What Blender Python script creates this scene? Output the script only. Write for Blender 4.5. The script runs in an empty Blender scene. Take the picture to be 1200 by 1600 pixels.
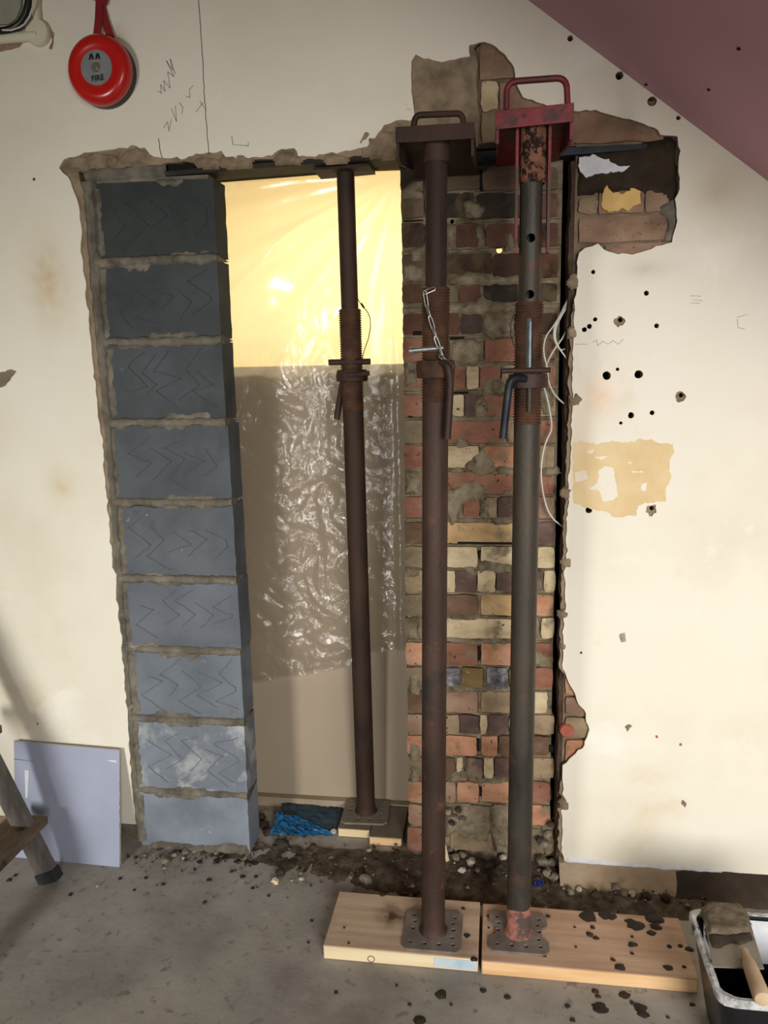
import bpy, bmesh, math, random
import numpy as np
from mathutils import Vector, Matrix, noise, geometry

random.seed(7)
S = bpy.context.scene
COL = S.collection
PI = math.pi

# ------------------------------------------------------------------ camera
CD, CH, FPX = 2.13, 1.475, 1230.0
YAW, PIT, ROL = (math.radians(a) for a in (8.262, 10.327, -1.102))
FW = Vector((-math.sin(YAW) * math.cos(PIT), math.cos(YAW) * math.cos(PIT), -math.sin(PIT)))
_r0 = Vector((math.cos(YAW), math.sin(YAW), 0)); _u0 = _r0.cross(FW)
RT = _r0 * math.cos(ROL) + _u0 * math.sin(ROL)
UP = _u0 * math.cos(ROL) - _r0 * math.sin(ROL)
CO = Vector((0, -CD, CH))
cam = bpy.data.cameras.new('camera')
cam.sensor_fit = 'VERTICAL'; cam.sensor_height = 32.0; cam.lens = FPX / 1600 * 32.0
cam.clip_start = 0.02
camo = bpy.data.objects.new('camera', cam); COL.objects.link(camo)
camo.matrix_world = Matrix(((RT.x, UP.x, -FW.x, CO.x), (RT.y, UP.y, -FW.y, CO.y), (RT.z, UP.z, -FW.z, CO.z), (0, 0, 0, 1)))
S.camera = camo

# ------------------------------------------------------------------ world, lights, exposure
S.view_settings.view_transform = 'Standard'; S.view_settings.look = 'None'
S.view_settings.gamma = 1.0; S.view_settings.use_curve_mapping = False
S.view_settings.exposure = 0.14
W = bpy.data.worlds.new('world'); S.world = W; W.use_nodes = True
W.node_tree.nodes['Background'].inputs[0].default_value = (0.75, 0.85, 1.0, 1)
W.node_tree.nodes['Background'].inputs[1].default_value = 0.3

def area(name, loc, aim, sx, sy, power, col, spread=180):
    l = bpy.data.lights.new(name, 'AREA'); l.shape = 'RECTANGLE'; l.size = sx; l.size_y = sy
    l.energy = power; l.color = col; l.spread = math.radians(spread)
    o = bpy.data.objects.new(name, l); COL.objects.link(o); o.location = loc
    o.rotation_euler = (Vector(aim) - Vector(loc)).to_track_quat('-Z', 'Y').to_euler()
    return o
WIN_A = (-1.85, -4.15, 0.98); WIN_B = (1.45, -4.15, 1.45)
area('window_daylight', WIN_A, (-1.35, 0, 0.66), 0.50, 1.0, 14.5, (1.0, 0.985, 0.95), 66)
area('window_daylight', WIN_B, (0.85, 0, 0.42), 1.5, 1.5, 32, (1.0, 0.98, 0.96), 72)

# ------------------------------------------------------------------ geometry helpers
def ray(px, py): return FW + RT * ((px - 600) / FPX) - UP * ((py - 800) / FPX)
def P(px, py, y=0.0):
    d = ray(px, py); return CO + d * ((y - CO.y) / d.y)
def F(px, py, z=0.0):
    d = ray(px, py); return CO + d * ((z - CO.z) / d.z)
def XZ(px, py, y=0.0):
    p = P(px, py, y); return (p.x, p.z)
def nz(v, s=1.0, o=0.0): return noise.noise(Vector((v[0] * s + o, v[1] * s + o * 1.7, v[2] * s - o)))

def lin(c):
    c = c / 255.0
    return c / 12.92 if c <= 0.04045 else ((c + 0.055) / 1.055) ** 2.4
def rgb(c): return (lin(c[0]), lin(c[1]), lin(c[2]), 1.0)

class G:
    def __init__(s): s.v = []; s.f = []
    def add(s, v, f):
        n = len(s.v); s.v += [tuple(p) for p in v]; s.f += [tuple(i + n for i in q) for q in f]; return s
    def box(s, a, b):
        (x0, y0, z0), (x1, y1, z1) = a, b
        return s.add([(x0, y0, z0), (x1, y0, z0), (x1, y1, z0), (x0, y1, z0), (x0, y0, z1), (x1, y0, z1), (x1, y1, z1), (x0, y1, z1)],
                     [(0, 3, 2, 1), (4, 5, 6, 7), (0, 1, 5, 4), (1, 2, 6, 5), (2, 3, 7, 6), (3, 0, 4, 7)])
    def tube(s, pts, r, n=10, cap=True, flat=1.0):
        pts = [Vector(p) for p in pts]; rings = []
        t0 = (pts[1] - pts[0]).normalized()
        u = t0.orthogonal().normalized()
        for i, p in enumerate(pts):
            if i == 0: t = pts[1] - p
            elif i == len(pts) - 1: t = p - pts[i - 1]
            else: t = pts[i + 1] - pts[i - 1]
            t.normalize(); u = (u - t * u.dot(t)).normalized(); w = t.cross(u)
            rr = r[i] if isinstance(r, (list, tuple)) else r
            rings.append([p + u * math.cos(k * 2 * PI / n) * rr + w * math.sin(k * 2 * PI / n) * rr * flat for k in range(n)])
        v = [q for R in rings for q in R]; f = []
        for i in range(len(pts) - 1):
            for k in range(n):
                a = i * n + k; b = i * n + (k + 1) % n
                f.append((a, b, b + n, a + n))
        if cap:
            f.append(tuple(range(n - 1, -1, -1))); m = (len(pts) - 1) * n; f.append(tuple(m + k for k in range(n)))
        return s.add(v, f)
    def lathe(s, prof, n=28, loc=(0, 0, 0), axis='Z', close=False):
        v = []; f = []; L = len(prof)
        for (r, h) in prof:
            for k in range(n):
                a = 2 * PI * k / n; x, y = r * math.cos(a), r * math.sin(a)
                if axis == 'Z': q = (x, y, h)
                elif axis == 'Y': q = (x, h, y)
                else: q = (h, x, y)
                v.append((q[0] + loc[0], q[1] + loc[1], q[2] + loc[2]))
        for i in range(L - 1 + (1 if close else 0)):
            j = (i + 1) % L
            for k in range(n):
                k2 = (k + 1) % n
                q = (i * n + k, i * n + k2, j * n + k2, j * n + k)
                f.append(q if axis != 'Y' else q[::-1])
        if not close:
            for i, rev in ((0, True), (L - 1, False)):
                if prof[i][0] > 1e-6:
                    c = [i * n + k for k in range(n)]
                    f.append(tuple(c[::-1] if rev else c))
        return s.add(v, f)
    def warp(s, fn): s.v = [tuple(fn(Vector(p))) for p in s.v]; return s

ORG = {}
def mk(name, g, mat, parent=None, smooth=False, bevel=0, kind=None, auto=None):
    me = bpy.data.meshes.new(name)
    o0 = ORG.get(parent.name, Vector((0, 0, 0))) if parent else Vector((0, 0, 0))
    me.from_pydata([Vector(p) - o0 for p in g.v], [], g.f)
    bm = bmesh.new(); bm.from_mesh(me)
    bmesh.ops.remove_doubles(bm, verts=bm.verts, dist=1e-6)
    bmesh.ops.recalc_face_normals(bm, faces=bm.faces)
    if bevel:
        es = [e for e in bm.edges if len(e.link_faces) == 2 and e.calc_face_angle(0) > 0.6]
        bmesh.ops.bevel(bm, geom=es, offset=bevel, segments=2, affect='EDGES', profile=0.6, clamp_overlap=True)
    bm.to_mesh(me); bm.free()
    o = bpy.data.objects.new(name, me); COL.objects.link(o)
    if mat: me.materials.append(mat)
    if smooth:
        me.polygons.foreach_set('use_smooth', [True] * len(me.polygons))
        try: me.set_sharp_from_angle(angle=auto or math.radians(40))
        except Exception: pass
    if parent: o.parent = parent; ORG[o.name] = o0
    if kind: o['kind'] = kind
    return o
def thing(name, loc, label, cat, group=None):
    o = bpy.data.objects.new(name, None); COL.objects.link(o); o.location = loc; o.empty_display_size = 0.05
    ORG[o.name] = Vector(loc); o['label'] = label; o['category'] = cat
    if group: o['group'] = group
    return o
def tag(o, label, cat, group=None):
    o['label'] = label; o['category'] = cat
    if group: o['group'] = group
    return o
def cut(o, cutters):
    """boolean difference, baked into the mesh"""
    tmp = []
    for g in cutters:
        c = mk('cutter', g, None); tmp.append(c)
        m = o.modifiers.new('cut', 'BOOLEAN'); m.operation = 'DIFFERENCE'; m.object = c; m.solver = 'EXACT'
    # cutters are in the same local frame as o
    dg = bpy.context.evaluated_depsgraph_get(); dg.update()
    me = bpy.data.meshes.new_from_object(o.evaluated_get(dg))
    o.modifiers.clear(); o.data = me
    for c in tmp: bpy.data.objects.remove(c)

def rag(pts, step=0.012, amp=0.006, scale=45.0, seed=0.0, closed=False):
    out = []; n = len(pts)
    for i in range(n if closed else n - 1):
        a = Vector(pts[i]); b = Vector(pts[(i + 1) % n]); d = b - a; L = d.length
        if L < 1e-9: continue
        k = max(1, int(L / step)); nrm = Vector((-d.y, d.x)) / L
        for j in range(k):
            p = a + d * (j / k)
            w = noise.noise(Vector((p.x * scale + seed, p.y * scale, seed))) * amp + noise.noise(Vector((p.x * scale * 3.1, p.y * scale * 3.1, seed + 5))) * amp * 0.5
            out.append((p.x + nrm.x * w, p.y + nrm.y * w))
    if not closed: out.append(tuple(pts[-1]))
    return out

def inside(px, py, loop):
    L = np.array(loop); x0 = L[:, 0]; y0 = L[:, 1]; x1 = np.roll(x0, -1); y1 = np.roll(y0, -1)
    r = np.zeros(len(px), bool)
    for a, b, c, d in zip(x0, y0, x1, y1):
        if b == d: continue
        m = (b > py) != (d > py)
        r ^= m & (px < (c - a) * (py - b) / (d - b) + a)
    return r
def slab(g, outers, holes, y0, y1, shear=None, plane='XZ', edge=True):
    """flat plate between y0 (front) and y1 from 2D outlines with holes"""
    vs = []; es = []; loops = []
    for lp in outers + holes:
        n = len(vs); k = len(lp); vs += [Vector(p) for p in lp]
        es += [(n + i, n + (i + 1) % k) for i in range(k)]; loops.append(lp)
    r = geometry.delaunay_2d_cdt(vs, es, [], 0, 1e-7)
    V, Fc, OV = r[0], r[2], r[3]
    A = np.array([(v.x, v.y) for v in V]); T = np.array([f for f in Fc])
    c = A[T].mean(axis=1); keep = np.zeros(len(T), bool)
    for o in outers: keep |= inside(c[:, 0], c[:, 1], o)
    for h in holes: keep &= ~inside(c[:, 0], c[:, 1], h)
    T = T[keep]
    sh = np.zeros((len(V), 2))
    if shear is not None:
        n = sum(len(o) for o in outers)
        for i, ov in enumerate(OV):
            if any(q >= n for q in ov): sh[i] = shear
    def mkp(p, y, off=(0, 0)):
        q = (p[0] + off[0], p[1] + off[1])
        return (q[0], y, q[1]) if plane == 'XZ' else (q[0], q[1], y)
    N = len(A)
    v = [mkp(p, y0) for p in A] + [mkp(p, y1, sh[i]) for i, p in enumerate(A)]
    f = [tuple(int(i) for i in t) for t in T] + [tuple(int(i) + N for i in t[::-1]) for t in T]
    cnt = {}
    for t in T:
        for a, b in ((t[0], t[1]), (t[1], t[2]), (t[2], t[0])):
            a, b = int(a), int(b); cnt[(a, b)] = cnt.get((a, b), 0) + 1
    for (a, b) in cnt:
        if (b, a) not in cnt: f.append((b, a, a + N, b + N))
    return g.add(v, f)
def circ(c, r, n=12, jag=0.0, seed=0):
    out = []
    for k in range(n):
        a = 2 * PI * k / n; q = r * (1 + jag * noise.noise(Vector((math.cos(a) * 1.7 + seed * 3.3, math.sin(a) * 1.7, seed))))
        out.append((c[0] + q * math.cos(a), c[1] + q * math.sin(a)))
    return out
def stone(c, r, seed, sq=0.7, sub=1):
    bm = bmesh.new(); bmesh.ops.create_icosphere(bm, subdivisions=sub, radius=1.0)
    sx, sy = 1 + 0.35 * noise.noise(Vector((seed, 1, 2))), 1 + 0.35 * noise.noise(Vector((1, seed, 2)))
    v = []
    for q in bm.verts:
        d = 1 + 0.55 * noise.noise(q.co * 1.3 + Vector((seed * 3.1, seed, 0)))
        v.append((c[0] + q.co.x * r * sx * d, c[1] + q.co.y * r * sy * d, c[2] + q.co.z * r * sq * d))
    f = [tuple(x.index for x in p.verts) for p in bm.faces]; bm.free()
    return v, f
def lump_grid(g, outline, y, h, seed=0, amp=0.5, edge=0.02, step=0.006, back=0.0):
    """a mortar smear: thick rounded patch standing out from plane y towards the room"""
    O = np.array(outline); x0, z0 = O.min(0); x1, z1 = O.max(0)
    nx = max(2, int((x1 - x0) / step)); nzn = max(2, int((z1 - z0) / step))
    X, Z = np.meshgrid(np.linspace(x0, x1, nx + 1), np.linspace(z0, z1, nzn + 1))
    ins = inside(X.ravel(), Z.ravel(), outline)
    pts = np.stack([X.ravel(), Z.ravel()], 1)
    d = np.full(len(pts), 9.0)
    for i in range(len(O)):
        a = O[i]; b = O[(i + 1) % len(O)]; ab = b - a; L2 = (ab ** 2).sum() + 1e-12
        t = np.clip(((pts - a) @ ab) / L2, 0, 1); q = a + t[:, None] * ab
        d = np.minimum(d, np.hypot(*(pts - q).T))
    d[~ins] *= -1
    v = []
    for (x, z), dd in zip(pts, d):
        e = min(1.0, max(-0.6, dd / edge)); s_ = math.sin(max(0, e) * PI / 2) if e > 0 else e * 0.8
        n_ = noise.fractal(Vector((x * 38, seed, z * 38)), 1.0, 2.0, 3) * amp
        v.append((x, y - h * (s_ * (1 + n_)) + (0.004 if e < 0 else 0) + back, z))
    f = []; k = nx + 1
    for j in range(nzn):
        for i in range(nx):
            q = (j * k + i, j * k + i + 1, (j + 1) * k + i + 1, (j + 1) * k + i)
            if sum(d[list(q)] > -step) == 4: f.append(q)
    used = sorted({i for q in f for i in q}); mp = {i: n for n, i in enumerate(used)}
    return g.add([v[i] for i in used], [tuple(mp[i] for i in q) for q in f])

# ------------------------------------------------------------------ materials
MATS = {}
def M(name, cols, scale=6.0, detail=6.0, rough=0.8, bump=0.0, bscale=60.0, metal=0.0, spec=0.4, stretch=(1, 1, 1), blots=(), rvar=0.0, dist=0.0, nrough=0.6):
    m = bpy.data.materials.new(name); MATS[name] = m; m.use_nodes = True
    nt = m.node_tree; N = nt.nodes; L = nt.links; b = N['Principled BSDF']
    tc = N.new('ShaderNodeTexCoord'); mp = N.new('ShaderNodeMapping'); mp.inputs['Scale'].default_value = stretch
    L.new(tc.outputs['Object'], mp.inputs[0])
    def ntex(sc, det, ds=0.0, vec=mp):
        t = N.new('ShaderNodeTexNoise'); t.inputs['Scale'].default_value = sc; t.inputs['Detail'].default_value = det
        t.inputs['Roughness'].default_value = nrough; t.inputs['Distortion'].default_value = ds
        L.new(vec.outputs[0], t.inputs['Vector']); return t
    if len(cols) == 1:
        b.inputs['Base Color'].default_value = rgb(cols[0]); out = None
        rr = N.new('ShaderNodeRGB'); rr.outputs[0].default_value = rgb(cols[0]); out = rr.outputs[0]
    else:
        t = ntex(scale, detail, dist); cr = N.new('ShaderNodeValToRGB'); L.new(t.outputs[0], cr.inputs[0])
        e = cr.color_ramp.elements; k = len(cols)
        pos = [0.3 + 0.4 * i / (k - 1) for i in range(k)]
        e[0].position = pos[0]; e[0].color = rgb(cols[0]); e[1].position = pos[-1]; e[1].color = rgb(cols[-1])
        for i in range(1, k - 1):
            q = e.new(pos[i]); q.color = rgb(cols[i])
        out = cr.outputs[0]
    for i, (c, sc, th, soft, *rest) in enumerate(blots):
        of = N.new('ShaderNodeMapping'); of.inputs['Location'].default_value = (3.1 * (i + 1), 1.7 * (i + 1), 5.3 * (i + 1))
        if rest: of.inputs['Scale'].default_value = rest[0]
        L.new(tc.outputs['Object'], of.inputs[0])
        t = ntex(sc, 7.0, 0.3, of); mr = N.new('ShaderNodeMapRange'); mr.inputs[1].default_value = th; mr.inputs[2].default_value = th + soft
        L.new(t.outputs[0], mr.inputs[0]); mx = N.new('ShaderNodeMix'); mx.data_type = 'RGBA'
        L.new(mr.outputs[0], mx.inputs[0]); L.new(out, mx.inputs[6]); mx.inputs[7].default_value = rgb(c); out = mx.outputs[2]
    L.new(out, b.inputs['Base Color'])
    b.inputs['Roughness'].default_value = rough; b.inputs['Metallic'].default_value = metal
    b.inputs['Specular IOR Level'].default_value = spec
    if rvar:
        t = ntex(scale * 2, 4); mr = N.new('ShaderNodeMapRange'); mr.inputs[1].default_value = .3; mr.inputs[2].default_value = .7
        mr.inputs[3].default_value = rough - rvar; mr.inputs[4].default_value = rough + rvar
        L.new(t.outputs[0], mr.inputs[0]); L.new(mr.outputs[0], b.inputs['Roughness'])
    if bump:
        t = ntex(bscale, 8.0); bp = N.new('ShaderNodeBump'); bp.inputs['Strength'].default_value = bump; bp.inputs['Distance'].default_value = 0.004
        L.new(t.outputs[0], bp.inputs['Height']); L.new(bp.outputs[0], b.inputs['Normal'])
    return m

m_plaster = M('plaster_finish', [(216, 207, 186), (226, 219, 200), (230, 224, 209)], 1.6, 5, 0.62, 0.10, 35, spec=0.3,
              blots=[((212, 192, 154), 2.2, 0.62, 0.2), ((236, 230, 216), 3.5, 0.60, 0.12), ((186, 164, 130), 6.0, 0.74, 0.08)])
m_render = M('plaster_undercoat', [(104, 90, 74), (140, 122, 99), (158, 140, 116)], 18, 8, 0.95, 0.9, 70, spec=0.1)
m_patchrender = M('render_patch', [(112, 100, 82), (134, 121, 100), (150, 134, 112)], 10, 7, 0.95, 0.6, 60, spec=0.1, blots=[((150, 90, 70), 16, 0.68, 0.05)])
m_core = M('masonry_core', [(92, 78, 62), (120, 104, 86), (140, 122, 100)], 14, 7, 0.97, 1.0, 50, spec=0.1)
m_mud = M('mud_render', [(116, 98, 78), (158, 138, 112), (172, 154, 130)], 7, 7, 0.95, 0.7, 55, spec=0.1)
m_wetmud = M('wet_mud', [(44, 36, 27), (62, 51, 39), (78, 66, 52)], 9, 7, 0.7, 0.8, 60, spec=0.3)
m_mortar = M('old_lime_mortar', [(88, 76, 58), (118, 105, 84), (142, 130, 108)], 22, 8, 0.97, 1.0, 90, spec=0.1, blots=[((64, 54, 42), 14, 0.60, 0.08)])
m_mortar2 = M('smeared_mortar', [(98, 86, 68), (126, 114, 93), (148, 136, 114)], 26, 8, 0.97, 1.0, 120, spec=0.1, blots=[((78, 66, 52), 20, 0.58, 0.1)])
m_cement = M('cement_mortar', [(80, 76, 68), (110, 104, 92), (134, 126, 110)], 16, 8, 0.95, 0.9, 70, spec=0.15, blots=[((84, 78, 66), 7, 0.58, 0.1), ((160, 154, 140), 20, 0.66, 0.06)])
m_darkm = M('damp_dark_mortar', [(40, 34, 26), (56, 47, 36), (68, 58, 44)], 12, 7, 0.9, 0.6, 60, spec=0.15)
m_white = M('white_paint', [(196, 198, 200), (226, 226, 226)], 20, 5, 0.6, 0.3, 50)
m_yellowp = M('ochre_paint', [(196, 158, 92), (214, 178, 112)], 24, 5, 0.85, 0.4, 50)
m_tan = M('old_tan_paint', [(206, 178, 128), (216, 190, 142), (222, 200, 156)], 9, 6, 0.7, 0.1, 40)
m_mauve = M('mauve_plasterboard', [(188, 146, 157), (196, 154, 165)], 3, 4, 0.8, 0.05, 60, spec=0.25)
m_floor = M('concrete_floor', [(132, 126, 117), (160, 154, 144), (180, 173, 163)], 3.2, 9, 0.78, 0.25, 45, spec=0.3,
            blots=[((112, 104, 95), 1.7, 0.54, 0.2), ((190, 184, 174), 5, 0.64, 0.1), ((128, 120, 110), 30, 0.58, 0.1), ((108, 100, 90), 60, 0.66, 0.06)], rvar=0.12)
m_soil = M('damp_rubble_dirt', [(58, 50, 41), (90, 80, 66), (122, 110, 94)], 26, 9, 0.95, 1.0, 120, spec=0.15)
m_stone = M('broken_mortar', [(80, 71, 58), (112, 102, 86), (140, 130, 114)], 30, 6, 0.95, 0.7, 120, spec=0.1)
m_stonew = M('pale_plaster_crumb', [(150, 142, 128), (184, 176, 162)], 30, 5, 0.9, 0.4, 90)
m_stoned = M('dark_mortar_crumb', [(46, 38, 30), (70, 60, 48)], 30, 5, 0.95, 0.8, 120)
m_splash = M('wet_mortar_splash', [(40, 33, 25), (60, 51, 40)], 40, 5, 0.75, 0.7, 130, spec=0.3)
BR = {
 't': [(112, 98, 76), (144, 124, 98), (162, 142, 114)], 'c': [(150, 132, 103), (186, 167, 133), (206, 188, 155)],
 'y': [(146, 118, 80), (176, 146, 104), (190, 162, 120)], 'r': [(102, 70, 54), (134, 92, 74), (150, 110, 90)],
 'o': [(138, 98, 74), (176, 127, 98), (190, 150, 121)], 'p': [(112, 90, 74), (142, 114, 94), (160, 134, 112)],
 'd': [(60, 54, 47), (80, 71, 61), (100, 88, 74)], 'b': [(76, 59, 46), (100, 77, 60), (118, 95, 76)],
 'g': [(94, 84, 67), (118, 104, 82), (138, 122, 98)], 'v': [(72, 57, 52), (92, 73, 66), (114, 94, 84)],
 'w': [(96, 76, 50), (120, 97, 64), (134, 112, 80)]}
BM = {k: M('brick_' + n, BR[k], 9, 8, 0.93, 0.7, 90, spec=0.12, stretch=(1, 1, 1.6),
           blots=[((120, 106, 84), 13, 0.55, 0.12), ((56, 46, 37), 70, 0.64, 0.05), ((150, 128, 100), 34, 0.66, 0.06)])
      for k, n in dict(t='tan', c='cream', y='ochre', r='red', o='orange', p='pink', d='sooty', b='brown', g='mortar_stained', v='plum', w='stained').items()}
BS = {k: M('sooty_shaded_brick_' + k, [tuple(int(c * .66 + 6) for c in q) for q in BR[k]], 9, 8, 0.95, 0.7, 90, spec=0.1, stretch=(1, 1, 1.6),
           blots=[((86, 74, 56), 11, 0.52, 0.12), ((40, 33, 27), 8, 0.6, 0.1)]) for k in BR}  # darkened copies: soot on the upper courses, painted shade on the reveal
BM['x'] = M('brick_vitrified', [(52, 48, 50), (84, 80, 84), (150, 146, 148)], 34, 6, 0.35, 0.8, 60, spec=0.7)
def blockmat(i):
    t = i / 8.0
    a = tuple(int(p + (q - p) * t) for p, q in zip((60, 64, 63), (124, 131, 140)))  # tone by height: damp above, dusty below, some shade put into it
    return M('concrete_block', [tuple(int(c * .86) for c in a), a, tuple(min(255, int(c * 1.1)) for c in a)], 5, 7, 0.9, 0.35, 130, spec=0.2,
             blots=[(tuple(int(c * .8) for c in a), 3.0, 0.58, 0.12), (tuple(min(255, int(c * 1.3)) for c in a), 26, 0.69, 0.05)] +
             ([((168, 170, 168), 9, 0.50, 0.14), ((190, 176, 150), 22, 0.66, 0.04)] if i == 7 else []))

m_lintel = M('lintel_steel', [(26, 24, 21), (40, 36, 29), (56, 50, 38)], 16, 6, 0.7, 0.4, 60, spec=0.3)
m_bluesteel = M('blue_black_steel', [(24, 28, 32), (36, 41, 46), (50, 54, 56)], 20, 6, 0.5, 0.3, 60, metal=0.5, spec=0.4)
m_void = M('void_shade', [(16, 13, 11), (24, 20, 16)], 10, 4, 1.0)  # near-black shade colour for gaps, the slot and hollow joints
m_rust = M('rusty_steel', [(42, 30, 24), (64, 46, 37), (82, 61, 50)], 9, 8, 0.62, 0.35, 160, metal=0.25, spec=0.35, stretch=(1, 1, .35), blots=[((108, 72, 50), 15, 0.62, 0.14), ((50, 43, 38), 9, 0.58, 0.1)], rvar=.1)
m_rustgreen = M('worn_green_steel', [(42, 40, 34), (62, 57, 48), (80, 66, 53)], 9, 8, 0.55, 0.3, 160, metal=0.3, spec=0.4, stretch=(1, 1, .35), blots=[((84, 62, 48), 12, 0.56, 0.14), ((56, 68, 60), 8, 0.62, 0.1)], rvar=.1)
m_rustdark = M('dark_brown_steel', [(40, 29, 23), (58, 42, 33), (74, 54, 42)], 12, 8, 0.68, 0.3, 160, metal=0.2, spec=0.3, stretch=(1, 1, .35), rvar=.1)
m_thread = M('rusted_thread', [(54, 37, 27), (80, 54, 38), (100, 70, 50)], 24, 7, 0.75, 0.4, 150, metal=0.2, spec=0.3)
m_orust = M('orange_peeled_rust', [(92, 62, 48), (124, 84, 64), (142, 102, 80)], 30, 8, 0.85, 0.7, 120, spec=0.15, blots=[((40, 30, 26), 60, 0.50, 0.06)])
m_redpaint = M('worn_red_paint', [(92, 24, 27), (116, 32, 36), (130, 42, 43)], 10, 6, 0.5, 0.25, 90, spec=0.4, blots=[((66, 40, 36), 11, 0.47, 0.1), ((46, 32, 28), 24, 0.60, 0.06)])
m_redrust = M('red_flaked_tube', [(140, 86, 74), (166, 108, 92), (120, 90, 80)], 30, 7, 0.7, 0.4, 100, spec=0.2, blots=[((84, 70, 62), 16, 0.48, 0.1)])
m_grey = M('grey_base_steel', [(96, 87, 80), (120, 109, 101), (138, 126, 115)], 14, 7, 0.7, 0.3, 90, metal=0.1, spec=0.35, blots=[((108, 88, 74), 9, 0.58, 0.14)])
m_zinc = M('zinc_chain', [(140, 140, 136), (176, 176, 172)], 30, 3, 0.36, 0.0, metal=0.85)
m_black = M('black_plastic', [(14, 14, 16), (24, 24, 27)], 8, 4, 0.4, 0.1, 60, spec=0.5)
m_wire = M('black_wire', [(30, 24, 20), (44, 36, 30)], 8, 3, 0.6)
m_whitewire = M('white_cable', [(186, 182, 172), (212, 208, 198)], 12, 3, 0.5)
m_bell = M('bell_red', [(176, 22, 18), (196, 30, 24)], 4, 3, 0.26, spec=0.6)
m_strap = M('red_strap', [(120, 20, 26), (142, 30, 34)], 14, 3, 0.7)
m_label = M('brushed_label', [(120, 124, 124), (140, 144, 144)], 10, 3, 0.45, metal=0.2)
m_ink = M('black_print', [(16, 16, 18)], rough=0.6)
m_chrome = M('bolt_chrome', [(200, 198, 190), (222, 220, 214)], 10, 2, 0.22, metal=0.9)
m_wood = M('sawn_softwood', [(172, 138, 112), (190, 157, 130), (202, 172, 146)], 6, 8, 0.75, 0.2, 80, spec=0.2, stretch=(0.5, 6, 6), blots=[((152, 122, 102), 2.4, 0.55, 0.2)])
def soft_stain(m, c, r, col, k=.75):
    nt = m.node_tree; N = nt.nodes; L = nt.links; b = N['Principled BSDF']; src = b.inputs['Base Color'].links[0].from_socket
    tc = N.new('ShaderNodeTexCoord'); mp = N.new('ShaderNodeMapping'); mp.inputs['Location'].default_value = tuple(-c[i] / r[i] for i in range(3)); mp.inputs['Scale'].default_value = tuple(1 / q for q in r)
    L.new(tc.outputs['Object'], mp.inputs[0]); n = N.new('ShaderNodeTexNoise'); n.inputs['Scale'].default_value = 30; n.inputs['Detail'].default_value = 6; L.new(tc.outputs['Object'], n.inputs['Vector'])
    gr = N.new('ShaderNodeTexGradient'); gr.gradient_type = 'QUADRATIC_SPHERE'; L.new(mp.outputs[0], gr.inputs[0])
    mu = N.new('ShaderNodeMath'); mu.operation = 'MULTIPLY'; L.new(gr.outputs['Fac'], mu.inputs[0]); mr = N.new('ShaderNodeMapRange'); mr.inputs[1].default_value = .3; mr.inputs[2].default_value = .7; mr.inputs[3].default_value = .4; mr.inputs[4].default_value = 2.6 * k
    L.new(n.outputs[0], mr.inputs[0]); L.new(mr.outputs[0], mu.inputs[1]); mu.use_clamp = True
    mx = N.new('ShaderNodeMix'); mx.data_type = 'RGBA'; L.new(mu.outputs[0], mx.inputs[0]); L.new(src, mx.inputs[6]); mx.inputs[7].default_value = rgb(col); L.new(mx.outputs[2], b.inputs['Base Color'])
m_wood1 = M('rust_stained_softwood', [(176, 150, 124), (196, 170, 144), (210, 188, 162)], 6, 8, 0.75, 0.2, 80, spec=0.2, stretch=(0.5, 6, 6), blots=[((150, 128, 108), 2.4, 0.55, 0.16)])
soft_stain(m_wood1, (-.265, -.27, .04), (.075, .085, .2), (92, 66, 50), .8)
m_woodfresh = M('cut_plank_edge', [(206, 158, 104), (224, 184, 136), (232, 198, 152)], 5, 6, 0.7, 0.15, 90, spec=0.2, stretch=(0.5, 7, 7))
m_woodpale = M('pale_plank_edge', [(212, 190, 146), (228, 210, 172)], 5, 6, 0.7, 0.15, 90, spec=0.2, stretch=(0.5, 7, 7))
m_rustst = M('rust_stain', [(104, 80, 62), (126, 100, 80)], 12, 6, 0.9)
m_bluepaint = M('pale_blue_paint', [(150, 172, 184), (176, 194, 202), (196, 204, 200)], 16, 6, 0.7)
m_padtop = M('dusty_timber', [(108, 98, 84), (134, 122, 106)], 14, 6, 0.9, 0.3, 80)
m_board = M('brown_hardboard', [(154, 138, 117), (162, 146, 125)], 2, 4, 0.6, 0.04, 60, spec=0.3)
m_batten = M('batten', [(140, 124, 104), (164, 148, 124)], 8, 5, 0.8)
m_bluesheet = M('blue_membrane', [(10, 66, 104), (20, 92, 138), (34, 112, 158)], 9, 5, 0.42, 0.2, 40, spec=0.5)
m_bluedark = M('dusty_blue_membrane', [(30, 52, 66), (44, 70, 86), (66, 88, 98)], 10, 6, 0.6, 0.2, 40)
m_pboard = M('grey_blue_board_paper', [(150, 155, 173), (160, 165, 184), (168, 173, 191)], 3, 4, 0.75, 0.05, 90, spec=0.2)
m_gypsum = M('gypsum_core', [(186, 180, 168), (206, 200, 190)], 30, 4, 0.9, 0.5, 90)
m_ladder = M('grey_painted_timber', [(82, 78, 72), (104, 99, 92), (122, 116, 106)], 12, 7, 0.8, 0.3, 90, stretch=(3, 3, 1), blots=[((150, 146, 136), 26, 0.70, 0.03)])
m_tread = M('worn_timber_tread', [(84, 70, 54), (112, 95, 75), (128, 112, 90)], 9, 7, 0.85, 0.3, 90, stretch=(5, 1, 5), blots=[((70, 60, 50), 14, 0.6, 0.08)])
m_rubber = M('rubber_foot', [(34, 36, 36), (48, 50, 50)], 8, 3, 0.7)
m_scab = M('crusty_white_paint', [(120, 118, 114), (196, 196, 194), (226, 226, 224)], 32, 8, 0.7, 0.9, 100, blots=[((64, 60, 56), 20, 0.56, 0.08)])
m_trowel = M('mortar_caked_trowel', [(84, 74, 58), (112, 100, 82), (128, 116, 96)], 18, 8, 0.92, 0.9, 70, spec=0.15)
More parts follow.
